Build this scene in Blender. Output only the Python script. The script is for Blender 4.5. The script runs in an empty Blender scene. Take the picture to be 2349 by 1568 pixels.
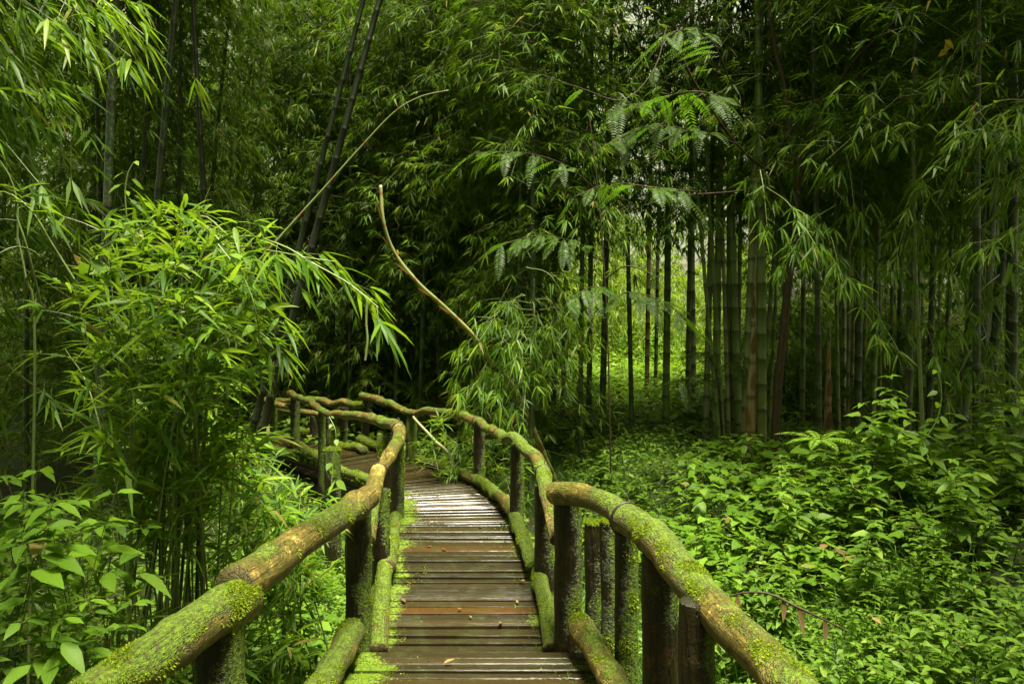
import bpy, math, random
import numpy as np
from mathutils import Vector, Matrix, Euler

SEED = 7
rng = np.random.default_rng(SEED)
random.seed(SEED)
scene = bpy.context.scene
COL = scene.collection

# ------------------------------------------------------------------ measuring
# picture measures (2349 px wide copy of the photo) -> metres at a distance d
F, CX, HY, CZ = 1827.0, 1174.5, 720.0, 1.9
def P(px, py, d):
    return np.array([(px - CX) / F * d, d, CZ - (py - HY) / F * d])
def PX(px, d):
    return (px - CX) / F * d

# ------------------------------------------------------------------ noise
def _hash(i, j, k):
    n = (i * 374761393 + j * 668265263 + k * 2147483647 + 1013904223) & 0xffffffff
    n = ((n ^ (n >> 13)) * 1274126177) & 0xffffffff
    n = n ^ (n >> 16)
    return (n & 0xffffff) / float(0xffffff)
def vnoise(p):
    p = np.asarray(p, np.float64)
    f = np.floor(p); i = f.astype(np.int64); t = p - f
    t = t * t * (3 - 2 * t)
    r = 0
    for dx in (0, 1):
        for dy in (0, 1):
            for dz in (0, 1):
                w = (t[:, 0] if dx else 1 - t[:, 0]) * (t[:, 1] if dy else 1 - t[:, 1]) * (t[:, 2] if dz else 1 - t[:, 2])
                r = r + w * _hash(i[:, 0] + dx, i[:, 1] + dy, i[:, 2] + dz)
    return r
def fbm(p, o=4):
    p = np.asarray(p, np.float64); a, s, n = 0.5, 0, 0
    for _ in range(o):
        s = s + a * vnoise(p); n += a; a *= 0.5; p = p * 2.03 + 17.3
    return s / n
def sstep(a, b, x):
    t = np.clip((x - a) / (b - a), 0, 1)
    return t * t * (3 - 2 * t)
def norm(v):
    return v / np.maximum(np.linalg.norm(v, axis=-1, keepdims=True), 1e-9)

# ------------------------------------------------------------------ mesh building
class Geo:
    """collects vertices, faces and a per-vertex vector, then becomes ONE mesh"""
    def __init__(s):
        s.V, s.A, s.B, s.F, s.n = [], [], [], [], 0
    def add(s, V, faces, A=None, B=None):
        V = np.asarray(V, np.float32).reshape(-1, 3)
        s.V.append(V)
        s.A.append(np.zeros_like(V) if A is None else np.asarray(A, np.float32).reshape(-1, 3))
        s.B.append(np.zeros_like(V) if B is None else np.asarray(B, np.float32).reshape(-1, 3))
        for f in faces:
            f = np.asarray(f, np.int64)
            if len(f): s.F.append(f + s.n)
        s.n += len(V)
    def mesh(s, name, mat, smooth=True):
        me = bpy.data.meshes.new(name)
        V = np.concatenate(s.V)
        me.vertices.add(len(V)); me.vertices.foreach_set('co', V.ravel())
        loops = np.concatenate([f.ravel() for f in s.F])
        tot = np.concatenate([np.full(len(f), f.shape[1]) for f in s.F])
        st = np.concatenate([[0], np.cumsum(tot)[:-1]])
        me.loops.add(len(loops)); me.loops.foreach_set('vertex_index', loops.astype(np.int32))
        me.polygons.add(len(tot))
        me.polygons.foreach_set('loop_start', st.astype(np.int32))
        me.polygons.foreach_set('loop_total', tot.astype(np.int32))
        me.polygons.foreach_set('use_smooth', np.full(len(tot), smooth))
        a = me.attributes.new('ca', 'FLOAT_VECTOR', 'POINT'); a.data.foreach_set('vector', np.concatenate(s.A).ravel())
        a = me.attributes.new('cb', 'FLOAT_VECTOR', 'POINT'); a.data.foreach_set('vector', np.concatenate(s.B).ravel())
        me.materials.append(mat)
        me.update(calc_edges=True)
        return me

def link(name, me, parent=None, loc=None, rot=None, scale=None):
    o = bpy.data.objects.new(name, me); COL.objects.link(o)
    if name in ('moss', 'moss_cap'): o['kind'] = 'stuff'
    if parent is not None: o.parent = parent
    if loc is not None: o.location = loc
    if rot is not None: o.rotation_euler = rot
    if scale is not None: o.scale = (scale,) * 3 if np.isscalar(scale) else scale
    return o
def tag(o, label=None, cat=None, group=None, kind=None):
    for k, v in (('label', label), ('category', cat), ('group', group), ('kind', kind)):
        if v: o[k] = v
    return o
def empty(name, loc, rot=(0, 0, 0)):
    return link(name, None, None, loc, rot)

# ------------------------------------------------------------------ tubes
def catmull(pts, step):
    pts = np.asarray(pts, float)
    if len(pts) < 2: return pts
    Q = np.vstack([2 * pts[0] - pts[1], pts, 2 * pts[-1] - pts[-2]])
    out = []
    for i in range(1, len(Q) - 2):
        p0, p1, p2, p3 = Q[i - 1], Q[i], Q[i + 1], Q[i + 2]
        n = max(1, int(np.ceil(np.linalg.norm(p2[:3] - p1[:3]) / step)))
        for t in np.arange(n) / n:
            out.append(0.5 * (2 * p1 + (p2 - p0) * t + (2 * p0 - 5 * p1 + 4 * p2 - p3) * t * t + (3 * p1 - p0 - 3 * p2 + p3) * t ** 3))
    out.append(pts[-1])
    return np.array(out)

def tube(g, pts, rad, seg=10, step=0.1, lump=0.0, caps=True, rnd=0.0, seed=0, lumpscale=4.0, mossfn=None, radfn=None):
    """rad: number or one per point. ca = (cos*r, sin*r, s); cb = (moss, rnd, cap)"""
    pts = np.asarray(pts, float)
    rad = np.full(len(pts), rad) if np.isscalar(rad) else np.asarray(rad, float)
    C = catmull(np.column_stack([pts, rad]), step)
    R = C[:, 3]; C = C[:, :3]
    T = norm(np.gradient(C, axis=0))
    s = np.concatenate([[0], np.cumsum(np.linalg.norm(np.diff(C, axis=0), axis=1))])
    if radfn is not None: R = R * radfn(s)
    a = np.array([0, 0, 1.0]) if abs(T[0, 2]) < 0.8 else np.array([1.0, 0, 0])
    U = np.zeros_like(C); u = norm(a - T[0] * a.dot(T[0]))
    for i in range(len(C)):
        u = norm(u - T[i] * u.dot(T[i])); U[i] = u
    W = np.cross(T, U)
    th = np.arange(seg) / seg * 2 * math.pi
    N = U[:, None] * np.cos(th)[None, :, None] + W[:, None] * np.sin(th)[None, :, None]
    rr = np.repeat(R[:, None], seg, 1)
    base = C[:, None] + N * rr[..., None]
    if lump:
        q = base.reshape(-1, 3) * lumpscale + seed * 13.7
        rr = rr * (1 + lump * 2.6 * (fbm(q, 4).reshape(rr.shape) - 0.5) + lump * 1.2 * (fbm(C * 1.7 + seed * 3.1, 2)[:, None] - .5))
        base = C[:, None] + N * rr[..., None]
    V = base.reshape(-1, 3)
    n = len(C)
    A = np.stack([np.cos(th)[None] * R[:, None], np.sin(th)[None] * R[:, None], np.repeat(s[:, None], seg, 1)], -1).reshape(-1, 3)
    Nf = N.reshape(-1, 3)
    m = mossfn(V, Nf) if mossfn is not None else np.zeros(len(V))
    B = np.column_stack([m, np.full(len(V), rnd), np.zeros(len(V))])
    i = np.arange(n - 1)[:, None] * seg; j = np.arange(seg)[None]; j2 = (j + 1) % seg
    f = np.stack([i + j, i + j2, i + seg + j2, i + seg + j], -1).reshape(-1, 4)
    g.add(V, [f], A, B)
    if caps:
        for e, flip in ((0, True), (n - 1, False)):
            ring = base[e]; c = ring.mean(0); nn = -T[e] if flip else T[e]
            ring2 = c + (ring - c) * 0.9 + nn * R[e] * 0.10
            V2 = np.vstack([ring, ring2, c + nn * R[e] * 0.13])
            k = np.arange(seg); k2 = (k + 1) % seg
            q = np.stack([k, k2, k2 + seg, k + seg], -1); t = np.stack([k + seg, k2 + seg, np.full(seg, 2 * seg)], -1)
            if flip: q = q[:, ::-1]; t = t[:, ::-1]
            A2 = np.column_stack([np.concatenate([np.cos(th), .9 * np.cos(th), [0]]) * R[e], np.concatenate([np.sin(th), .9 * np.sin(th), [0]]) * R[e], np.full(2 * seg + 1, s[e])])
            mm = mossfn(V2, np.repeat(nn[None], len(V2), 0)) if mossfn is not None else np.zeros(len(V2))
            g.add(V2, [q, t], A2, np.column_stack([mm, np.full(len(V2), rnd), np.ones(len(V2))]))
    return V.reshape(n, seg, 3), N, (m.reshape(n, seg))

# ------------------------------------------------------------------ leaves
BAMBOO = [(0, .06), (.14, .72), (.38, 1), (.72, .62), (1, 0)]
BAMBOO_FAR = [(0, .12), (.35, 1), (1, 0)]
OVATE = [(0, .05), (.12, .55), (.32, 1), (.58, .86), (.82, .42), (1, 0)]
HEART = [(0, .42), (.07, .86), (.25, 1), (.5, .88), (.78, .45), (1, 0)]
OVAL_FAR = [(0, .15), (.4, 1), (1, 0)]
BLADE = [(0, 1), (.5, .75), (1, 0)]

def leaves(g, pos, dirn, nrm, L, W, prof, droop=.2, fold=.25, three=True, rnd=None, curl=0.0, wave=0.0):
    N = len(pos)
    if N == 0: return
    L = np.broadcast_to(np.asarray(L, float), (N,)); W = np.broadcast_to(np.asarray(W, float), (N,))
    droop = np.broadcast_to(np.asarray(droop, float), (N,))
    d = norm(np.asarray(dirn, float)); s = norm(np.cross(d, nrm)); n = np.cross(s, d)
    rnd = rng.random(N) if rnd is None else np.broadcast_to(rnd, (N,))
    rows, atts = [], []
    down = np.array([0, 0, -1.0])
    for k, (t, w) in enumerate(prof):
        c = pos + d * (L * t)[:, None] + down * (droop * L * t * t)[:, None] + n * (curl * L * t * t)[:, None]
        hw = (W * .5 * w)[:, None]
        if k == len(prof) - 1:
            rows.append(c[:, None]); atts.append(np.stack([np.zeros(N), np.ones(N), rnd], -1)[:, None])
        elif three:
            up = n * hw * fold
            wv = n * hw * wave * (math.sin(k * 2.4))
            rows.append(np.stack([c - s * hw + up + wv, c, c + s * hw + up - wv], 1))
            atts.append(np.stack([np.stack([np.full(N, e), np.full(N, t), rnd], -1) for e in (-1., 0., 1.)], 1))
        else:
            rows.append(np.stack([c - s * hw, c + s * hw], 1))
            atts.append(np.stack([np.stack([np.full(N, e), np.full(N, t), rnd], -1) for e in (-1., 1.)], 1))
    V = np.concatenate(rows, 1); A = np.concatenate(atts, 1)
    nv = V.shape[1]; R = len(prof); c = 3 if three else 2
    q, tr = [], []
    for k in range(R - 2):
        for e in range(c - 1):
            q.append([k * c + e, k * c + e + 1, (k + 1) * c + e + 1, (k + 1) * c + e])
    for e in range(c - 1):
        tr.append([(R - 2) * c + e, (R - 2) * c + e + 1, (R - 1) * c])
    off = (np.arange(N) * nv)[:, None, None]
    fs = []
    if q: fs.append((np.array(q)[None] + off).reshape(-1, 4))
    fs.append((np.array(tr)[None] + off).reshape(-1, 3))
    B = np.zeros_like(V)
    g.add(V.reshape(-1, 3), fs, A.reshape(-1, 3), B.reshape(-1, 3))

def fan(g, pos, axis, k, L, W, spread=1.0, droop=.25, prof=BAMBOO_FAR, three=False, sag=.35, tilt=.35, fold=.25):
    """k finger-like leaves from each twig end"""
    N = len(pos)
    axis = norm(np.asarray(axis, float))
    up = np.array([0, 0, 1.0])
    side = norm(np.cross(axis, up) + 1e-6)
    a = np.linspace(-1, 1, k)[None] * spread + rng.normal(0, .22, (N, k))
    d = axis[:, None] * np.cos(a)[..., None] + side[:, None] * np.sin(a)[..., None]
    d = d + rng.normal(0, .18, (N, k, 3)); d[..., 2] -= sag * rng.random((N, k)) + .05
    d = norm(d).reshape(-1, 3)
    n = up + rng.normal(0, tilt, (N * k, 3))
    p = np.repeat(pos, k, 0) + rng.normal(0, .01, (N * k, 3))
    Ls = L * rng.uniform(.6, 1.15, N * k); Ws = W * rng.uniform(.75, 1.2, N * k)
    leaves(g, p, d, n, Ls, Ws, prof, droop * rng.uniform(.4, 1.5, N * k), fold, three)

def twigs(g, P0, P1, P2, r):
    """thin three-sided curved twigs (quadratic)"""
    N = len(P0); t = np.array([0, .5, 1.0])
    C = ((1 - t) ** 2)[None, :, None] * P0[:, None] + (2 * t * (1 - t))[None, :, None] * P1[:, None] + (t * t)[None, :, None] * P2[:, None]
    r = np.broadcast_to(np.asarray(r, float), (N,))
    T = norm(P2 - P0); a = np.where(np.abs(T[:, 2:3]) < .8, np.array([[0, 0, 1.0]]), np.array([[1.0, 0, 0]]))
    U = norm(np.cross(T, a)); W = np.cross(T, U)
    th = np.arange(3) / 3 * 2 * math.pi
    ring = U[:, None] * np.cos(th)[None, :, None] + W[:, None] * np.sin(th)[None, :, None]
    rr = np.stack([r, r * .75, r * .4], 1)
    V = C[:, :, None] + ring[:, None] * rr[:, :, None, None]
    f = []
    for k in range(2):
        for j in range(3):
            f.append([k * 3 + j, k * 3 + (j + 1) % 3, k * 3 + 3 + (j + 1) % 3, k * 3 + 3 + j])
    fs = (np.array(f)[None] + (np.arange(N) * 9)[:, None, None]).reshape(-1, 4)
    A = np.zeros((N * 9, 3)); A[:, 2] = .5
    B = np.zeros((N * 9, 3)); B[:, 2] = 1.0
    g.add(V.reshape(-1, 3), [fs], A, B)

# ------------------------------------------------------------------ materials
def nodes(name):
    m = bpy.data.materials.new(name); m.use_nodes = True
    nt = m.node_tree; nt.nodes.clear()
    return m, nt
def N(nt, typ, **kw):
    n = nt.nodes.new(typ)
    for k, v in kw.items():
        if k in n.inputs.keys() if isinstance(k, str) else False: n.inputs[k].default_value = v
        else: setattr(n, k, v)
    return n
def ramp(nt, stops, fac=None):
    r = nt.nodes.new('ShaderNodeValToRGB')
    e = r.color_ramp.elements
    while len(e) < len(stops): e.new(.5)
    for el, (p, c) in zip(e, stops):
        el.position = p; el.color = (*c, 1) if len(c) == 3 else c
    if fac is not None: nt.links.new(fac, r.inputs[0])
    return r
def mixc(nt, fac, a, b, mode='MIX'):
    m = nt.nodes.new('ShaderNodeMix'); m.data_type = 'RGBA'; m.blend_type = mode
    for sock, v in ((m.inputs[0], fac), (m.inputs[6], a), (m.inputs[7], b)):
        if hasattr(v, 'is_linked') or hasattr(v, 'links'): nt.links.new(v, sock)
        elif isinstance(v, (tuple, list)): sock.default_value = (*v, 1)
        else: sock.default_value = v
    return m.outputs[2]
def math_(nt, op, a, b=None, clamp=False):
    m = nt.nodes.new('ShaderNodeMath'); m.operation = op; m.use_clamp = clamp
    for i, v in enumerate((a, b)):
        if v is None: continue
        if hasattr(v, 'links'): nt.links.new(v, m.inputs[i])
        else: m.inputs[i].default_value = v
    return m.outputs[0]
def attr(nt, name):
    a = nt.nodes.new('ShaderNodeAttribute'); a.attribute_name = name
    s = nt.nodes.new('ShaderNodeSeparateXYZ'); nt.links.new(a.outputs['Vector'], s.inputs[0])
    return a.outputs['Vector'], s.outputs
def noise(nt, scale, vec=None, detail=4, rough=.6):
    n = nt.nodes.new('ShaderNodeTexNoise'); n.inputs['Scale'].default_value = scale
    n.inputs['Detail'].default_value = detail; n.inputs['Roughness'].default_value = rough
    if vec is not None: nt.links.new(vec, n.inputs['Vector'])
    return n.outputs['Fac']
def scaled(nt, vec, s):
    m = nt.nodes.new('ShaderNodeMapping'); m.inputs['Scale'].default_value = s
    nt.links.new(vec, m.inputs['Vector']); return m.outputs[0]
def out(nt, sh):
    o = nt.nodes.new('ShaderNodeOutputMaterial'); nt.links.new(sh, o.inputs[0])
def bsdf(nt, col, rough=.5, spec=.5, bump=None, bstr=.3, bdist=.01):
    b = nt.nodes.new('ShaderNodeBsdfPrincipled')
    if hasattr(col, 'links'): nt.links.new(col, b.inputs['Base Color'])
    else: b.inputs['Base Color'].default_value = (*col, 1)
    if hasattr(rough, 'links'): nt.links.new(rough, b.inputs['Roughness'])
    else: b.inputs['Roughness'].default_value = rough
    b.inputs['Specular IOR Level'].default_value = spec
    if bump is not None:
        bn = nt.nodes.new('ShaderNodeBump'); bn.inputs['Strength'].default_value = bstr; bn.inputs['Distance'].default_value = bdist
        nt.links.new(bump, bn.inputs['Height']); nt.links.new(bn.outputs[0], b.inputs['Normal'])
    return b.outputs[0]

def leaf_mat(name, stops, transl=.4, tcol=(.20, .38, .03), rough=.38, spec=.5, rib=True, twig=(.10, .12, .03), objvar=.25):
    m, nt = nodes(name)
    _, ca = attr(nt, 'ca'); _, cb = attr(nt, 'cb')
    r = ramp(nt, stops, ca[2]); col = r.outputs[0]
    oi = nt.nodes.new('ShaderNodeObjectInfo')
    hs = nt.nodes.new('ShaderNodeHueSaturation')
    nt.links.new(col, hs.inputs['Color'])
    nt.links.new(math_(nt, 'ADD', math_(nt, 'MULTIPLY', oi.outputs['Random'], objvar), 1 - objvar / 2), hs.inputs['Value'])
    col = hs.outputs[0]
    tc = mixc(nt, .5, tcol, col)
    if rib:
        au = math_(nt, 'ABSOLUTE', ca[0])
        f = math_(nt, 'LESS_THAN', au, .07)
        col = mixc(nt, math_(nt, 'MULTIPLY', f, .45), col, (.16, .24, .06))
        # faint side veins / streaks along the blade
        w = nt.nodes.new('ShaderNodeTexWave'); w.wave_type = 'BANDS'; w.bands_direction = 'Y'
        cv = nt.nodes.new('ShaderNodeCombineXYZ')
        nt.links.new(math_(nt, 'ADD', ca[1], math_(nt, 'MULTIPLY', au, -.18)), cv.inputs[1])
        nt.links.new(cv.outputs[0], w.inputs['Vector']); w.inputs['Scale'].default_value = 3.2
        col = mixc(nt, math_(nt, 'MULTIPLY', w.outputs['Fac'], .16), col, (.02, .05, .008))
    col = mixc(nt, cb[2], col, twig)
    b = bsdf(nt, col, rough, spec)
    t = nt.nodes.new('ShaderNodeBsdfTranslucent'); nt.links.new(tc, t.inputs[0])
    mx = nt.nodes.new('ShaderNodeMixShader')
    nt.links.new(math_(nt, 'MULTIPLY', math_(nt, 'SUBTRACT', 1.0, cb[2]), transl), mx.inputs[0])
    nt.links.new(b, mx.inputs[1]); nt.links.new(t.outputs[0], mx.inputs[2])
    out(nt, mx.outputs[0])
    return m

GREENS = [(0, (.022, .055, .003)), (.35, (.045, .100, .004)), (.7, (.075, .145, .006)), (.93, (.12, .19, .010)), (.97, (.20, .21, .03)), (1, (.24, .15, .04))]
M = {}
M['bamboo_far'] = leaf_mat('bamboo_leaf_far', GREENS, .42, (.18, .33, .006), .5, .18, rib=False)
M['bamboo_near'] = leaf_mat('bamboo_leaf_near', [(0, (.035, .090, .006)), (.5, (.080, .170, .010)), (.85, (.14, .245, .014)), (.95, (.21, .30, .02)), (.985, (.24, .24, .05)), (1, (.22, .11, .03))], .46, (.32, .50, .012), .45, .22)
M['bamboo_young_sunlit'] = leaf_mat('bamboo_leaf_young_sunlit', [(0, (.11, .20, .009)), (.6, (.17, .27, .012)), (1, (.25, .32, .03))], .48, (.40, .56, .02), .45, .3, rib=False)  # the clearing's sunlight is put into the colour of these young leaves
M['herb_light'] = leaf_mat('clearing_leaf_sunlit', [(0, (.08, .17, .009)), (.6, (.13, .24, .012)), (1, (.21, .31, .03))], .42, (.34, .50, .02), .5, .2, rib=False)  # sunlit glow of the clearing put into this leaf colour; the fern shares it
M['yellow'] = leaf_mat('yellow_leaf', [(0, (.45, .36, .02)), (1, (.55, .42, .03))], .4, (.6, .5, .03), .5, .2)
M['broad'] = leaf_mat('broad_leaf', [(0, (.055, .120, .008)), (.5, (.092, .185, .010)), (.9, (.135, .25, .014)), (.985, (.16, .28, .03)), (1, (.20, .13, .05))], .40, (.26, .46, .012), .5, .2)
M['herb'] = leaf_mat('herb_leaf', [(0, (.060, .125, .012)), (.5, (.115, .205, .020)), (.9, (.165, .270, .030)), (1, (.23, .33, .04))], .42, (.29, .50, .012), .5, .2, twig=(.06, .07, .025))
M['pinnate'] = leaf_mat('pinnate_leaf', [(0, (.020, .050, .003)), (.5, (.036, .078, .004)), (.95, (.060, .110, .006)), (1, (.12, .22, .03))], .45, (.17, .38, .012), .5, .2, rib=False, twig=(.05, .06, .02))
M['grass'] = leaf_mat('grass_blade', [(0, (.045, .12, .012)), (.6, (.09, .20, .018)), (.95, (.14, .26, .03)), (1, (.25, .22, .07))], .40, (.24, .44, .03), .4, .4, rib=False)
M['moss'] = leaf_mat('moss_tuft', [(0, (.06, .10, .003)), (.5, (.15, .22, .004)), (.9, (.26, .33, .006)), (1, (.34, .34, .015))], .4, (.42, .52, .012), .6, .25, rib=False, objvar=.1)
M['dead'] = leaf_mat('dead_leaf', [(0, (.09, .05, .02)), (.5, (.18, .10, .035)), (1, (.30, .18, .06))], .2, (.35, .18, .05), .5, .3)

def wood_mat(name, dark, mid, light, film=.35, rough=(.3, .6), grain=(60, 60, 6)):
    m, nt = nodes(name)
    v, ca = attr(nt, 'ca'); _, cb = attr(nt, 'cb')
    geo = nt.nodes.new('ShaderNodeNewGeometry')
    sv = scaled(nt, v, grain)
    n1 = noise(nt, 1.0, sv, 5, .65)
    n2 = noise(nt, 5.0, geo.outputs['Position'], 4, .6)
    n3 = noise(nt, 60.0, geo.outputs['Position'], 3, .7)
    n4 = noise(nt, 11.0, geo.outputs['Position'], 5, .65)
    c = mixc(nt, n1, dark, mid)
    c = mixc(nt, ramp(nt, [(.42, (0, 0, 0)), (.62, (1, 1, 1))], n2).outputs[0], c, mid)
    c = mixc(nt, ramp(nt, [(.54, (0, 0, 0)), (.62, (1, 1, 1))], n4).outputs[0], c, light)
    c = mixc(nt, math_(nt, 'MULTIPLY', ramp(nt, [(.50, (0, 0, 0)), (.75, (1, 1, 1))], n1).outputs[0], .35), c, light)
    c = mixc(nt, math_(nt, 'MULTIPLY', cb[2], .6), c, dark)
    # splits along the grain
    nc = noise(nt, 1.0, scaled(nt, v, (26, 26, 1.6)), 3, .5)
    crack = ramp(nt, [(.485, (0, 0, 0)), (.5, (1, 1, 1)), (.515, (0, 0, 0))], nc).outputs[0]
    c = mixc(nt, math_(nt, 'MULTIPLY', crack, .8), c, (.012, .009, .005))
    # moss film and cushions
    mk = math_(nt, 'ADD', cb[0], math_(nt, 'MULTIPLY', math_(nt, 'SUBTRACT', n3, .5), .9))
    mk = math_(nt, 'ADD', mk, math_(nt, 'MULTIPLY', math_(nt, 'SUBTRACT', n4, .5), .8))
    mk = ramp(nt, [(.42, (0, 0, 0)), (.62, (1, 1, 1))], mk).outputs[0]
    mcol = ramp(nt, [(.3, (.030, .055, .002)), (.5, (.090, .150, .003)), (.72, (.20, .27, .005))], n3).outputs[0]
    c = mixc(nt, mk, c, mcol)
    # thin green algae film
    c = mixc(nt, math_(nt, 'MULTIPLY', ramp(nt, [(.4, (0, 0, 0)), (.62, (1, 1, 1))], noise(nt, 4.0, geo.outputs['Position'], 6, .75)).outputs[0], film), c, (.050, .080, .006))
    n6 = noise(nt, 34.0, geo.outputs['Position'], 4, .7)
    c = mixc(nt, ramp(nt, [(.36, (.75, .75, .75)), (.50, (0, 0, 0))], n6).outputs[0], c, dark)
    ro = nt.nodes.new('ShaderNodeMapRange'); ro.inputs[3].default_value = rough[0]; ro.inputs[4].default_value = rough[1]
    nt.links.new(n4, ro.inputs[0])
    rr = math_(nt, 'ADD', ro.outputs[0], math_(nt, 'MULTIPLY', mk, .35), True)
    h = math_(nt, 'ADD', math_(nt, 'SUBTRACT', n1, math_(nt, 'MULTIPLY', crack, .6)), math_(nt, 'MULTIPLY', n3, math_(nt, 'ADD', .35, math_(nt, 'MULTIPLY', mk, 1.6))))
    out(nt, bsdf(nt, c, rr, .4, h, 1.0, .012))
    return m
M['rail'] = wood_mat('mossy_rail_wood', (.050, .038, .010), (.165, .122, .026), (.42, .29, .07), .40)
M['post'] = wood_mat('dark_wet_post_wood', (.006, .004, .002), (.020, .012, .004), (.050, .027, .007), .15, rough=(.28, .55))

def plank_mat():
    m, nt = nodes('wet_plank')
    v, ca = attr(nt, 'ca'); _, cb = attr(nt, 'cb')     # ca = along, across, rnd ; cb = moss, edge, 0
    geo = nt.nodes.new('ShaderNodeNewGeometry')
    cmb = nt.nodes.new('ShaderNodeCombineXYZ')
    nt.links.new(math_(nt, 'MULTIPLY', ca[0], 2.2), cmb.inputs[0]); nt.links.new(math_(nt, 'MULTIPLY', ca[1], 70), cmb.inputs[1])
    nt.links.new(math_(nt, 'MULTIPLY', ca[2], 37), cmb.inputs[2])
    g1 = noise(nt, 1.0, cmb.outputs[0], 5, .65)
    n2 = noise(nt, 7.0, geo.outputs['Position'], 4, .6)
    base = ramp(nt, [(0, (.010, .008, .004)), (.4, (.016, .012, .005)), (.8, (.024, .016, .006)), (.95, (.032, .018, .005)), (1, (.055, .021, .004))], ca[2]).outputs[0]
    c = mixc(nt, ramp(nt, [(.35, (0, 0, 0)), (.7, (1, 1, 1))], g1).outputs[0], base, mixc(nt, .5, base, (.040, .036, .014)))
    c = mixc(nt, math_(nt, 'MULTIPLY', ramp(nt, [(.5, (0, 0, 0)), (.7, (1, 1, 1))], n2).outputs[0], .35), c, (.045, .055, .018))
    n3 = noise(nt, 55, geo.outputs['Position'], 3, .7)
    mk = ramp(nt, [(.42, (0, 0, 0)), (.62, (1, 1, 1))], math_(nt, 'ADD', cb[0], math_(nt, 'MULTIPLY', math_(nt, 'SUBTRACT', n3, .5), 1.0))).outputs[0]
    c = mixc(nt, mk, c, ramp(nt, [(.3, (.03, .06, .006)), (.7, (.13, .19, .012))], n3).outputs[0])
    wet = noise(nt, 4.0, geo.outputs['Position'], 3, .6)
    ro = ramp(nt, [(.36, (.13,) * 3), (.60, (.30,) * 3)], wet).outputs[0]
    rr = math_(nt, 'ADD', ro, math_(nt, 'MULTIPLY', mk, .5), True)
    h = math_(nt, 'ADD', g1, math_(nt, 'MULTIPLY', mk, n3))
    sh = bsdf(nt, c, rr, .4, h, .6, .006); sh.node.inputs['IOR'].default_value = 1.29
    out(nt, sh)
    return m
M['plank'] = plank_mat()

def culm_mat(name, c0, c1, node_c, brown=(.16, .10, .045), speck=(.17, .19, .13)):
    m, nt = nodes(name)
    v, ca = attr(nt, 'ca'); _, cb = attr(nt, 'cb')     # cb = node, rnd, height fraction
    oi = nt.nodes.new('ShaderNodeObjectInfo')
    geo = nt.nodes.new('ShaderNodeNewGeometry')
    n1 = noise(nt, 1.0, scaled(nt, v, (40, 40, 3)), 4, .6)
    n2 = noise(nt, 26.0, geo.outputs['Position'], 4, .7)
    n5 = noise(nt, 1.2, geo.outputs['Position'], 2, .5)
    c = mixc(nt, oi.outputs['Random'], c0, c1)
    c = mixc(nt, math_(nt, 'MULTIPLY', n1, .5), c, mixc(nt, .5, c, (.02, .035, .008)))
    c = mixc(nt, ramp(nt, [(.52, (0, 0, 0)), (.66, (.7, .7, .7))], n2).outputs[0], c, speck)
    c = mixc(nt, ramp(nt, [(.5, (0, 0, 0)), (.7, (.8, .8, .8))], n5).outputs[0], c, brown)
    c = mixc(nt, cb[0], c, node_c)
    out(nt, bsdf(nt, c, .38, .45, n1, .25, .004))
    return m
M['culm_green'] = culm_mat('bamboo_culm_green', (.12, .19, .038), (.19, .24, .065), (.05, .06, .02), (.13, .14, .04))
M['culm_grey'] = culm_mat('bamboo_culm_grey', (.21, .24, .11), (.28, .29, .16), (.05, .05, .03))
M['culm_brown'] = culm_mat('bamboo_culm_brown', (.10, .075, .035), (.15, .11, .05), (.04, .03, .015))
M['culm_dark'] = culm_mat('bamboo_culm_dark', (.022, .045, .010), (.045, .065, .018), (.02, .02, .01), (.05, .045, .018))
M['culm_black'] = culm_mat('bamboo_culm_shade_black', (.006, .010, .003), (.010, .014, .005), (.008, .008, .004), (.014, .010, .005), (.016, .02, .009))  # shade of the upper left put into the culm colour
M['shoot'] = culm_mat('bamboo_shoot_sheath', (.22, .19, .08), (.24, .23, .11), (.08, .035, .014), (.20, .13, .05))
M['shoot_green'] = culm_mat('bamboo_shoot_green', (.13, .17, .035), (.14, .18, .045), (.17, .08, .03), (.17, .14, .05))

M['shoot_pale'] = culm_mat('bamboo_shoot_pale', (.22, .26, .08), (.24, .28, .09), (.22, .10, .03), (.34, .30, .12))
def bark_mat():
    m, nt = nodes('tree_bark'); v, ca = attr(nt, 'ca')
    n1 = noise(nt, 1.0, scaled(nt, v, (50, 50, 8)), 5, .65)
    c = ramp(nt, [(.3, (.022, .015, .009)), (.6, (.055, .035, .018)), (.8, (.09, .07, .035))], n1).outputs[0]
    out(nt, bsdf(nt, c, .6, .3, n1, .6, .008)); return m
M['bark'] = bark_mat()
def soil_mat():
    m, nt = nodes('forest_soil'); geo = nt.nodes.new('ShaderNodeNewGeometry')
    n1 = noise(nt, 1.6, geo.outputs['Position'], 6, .65); n2 = noise(nt, 22, geo.outputs['Position'], 5, .7)
    c = ramp(nt, [(.3, (.008, .006, .003)), (.6, (.022, .016, .007)), (.8, (.045, .03, .012))], n2).outputs[0]
    c = mixc(nt, ramp(nt, [(.4, (0, 0, 0)), (.6, (1, 1, 1))], n1).outputs[0], c, (.022, .042, .006))
    out(nt, bsdf(nt, c, .75, .2, n2, .8, .03)); return m
M['soil'] = soil_mat()
def plain(name, c, r=.5, s=.5, metal=0):
    m, nt = nodes(name); sh = bsdf(nt, c, r, s); out(nt, sh); return m
M['wire'] = plain('rusty_wire', (.02, .015, .01), .5)

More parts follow.
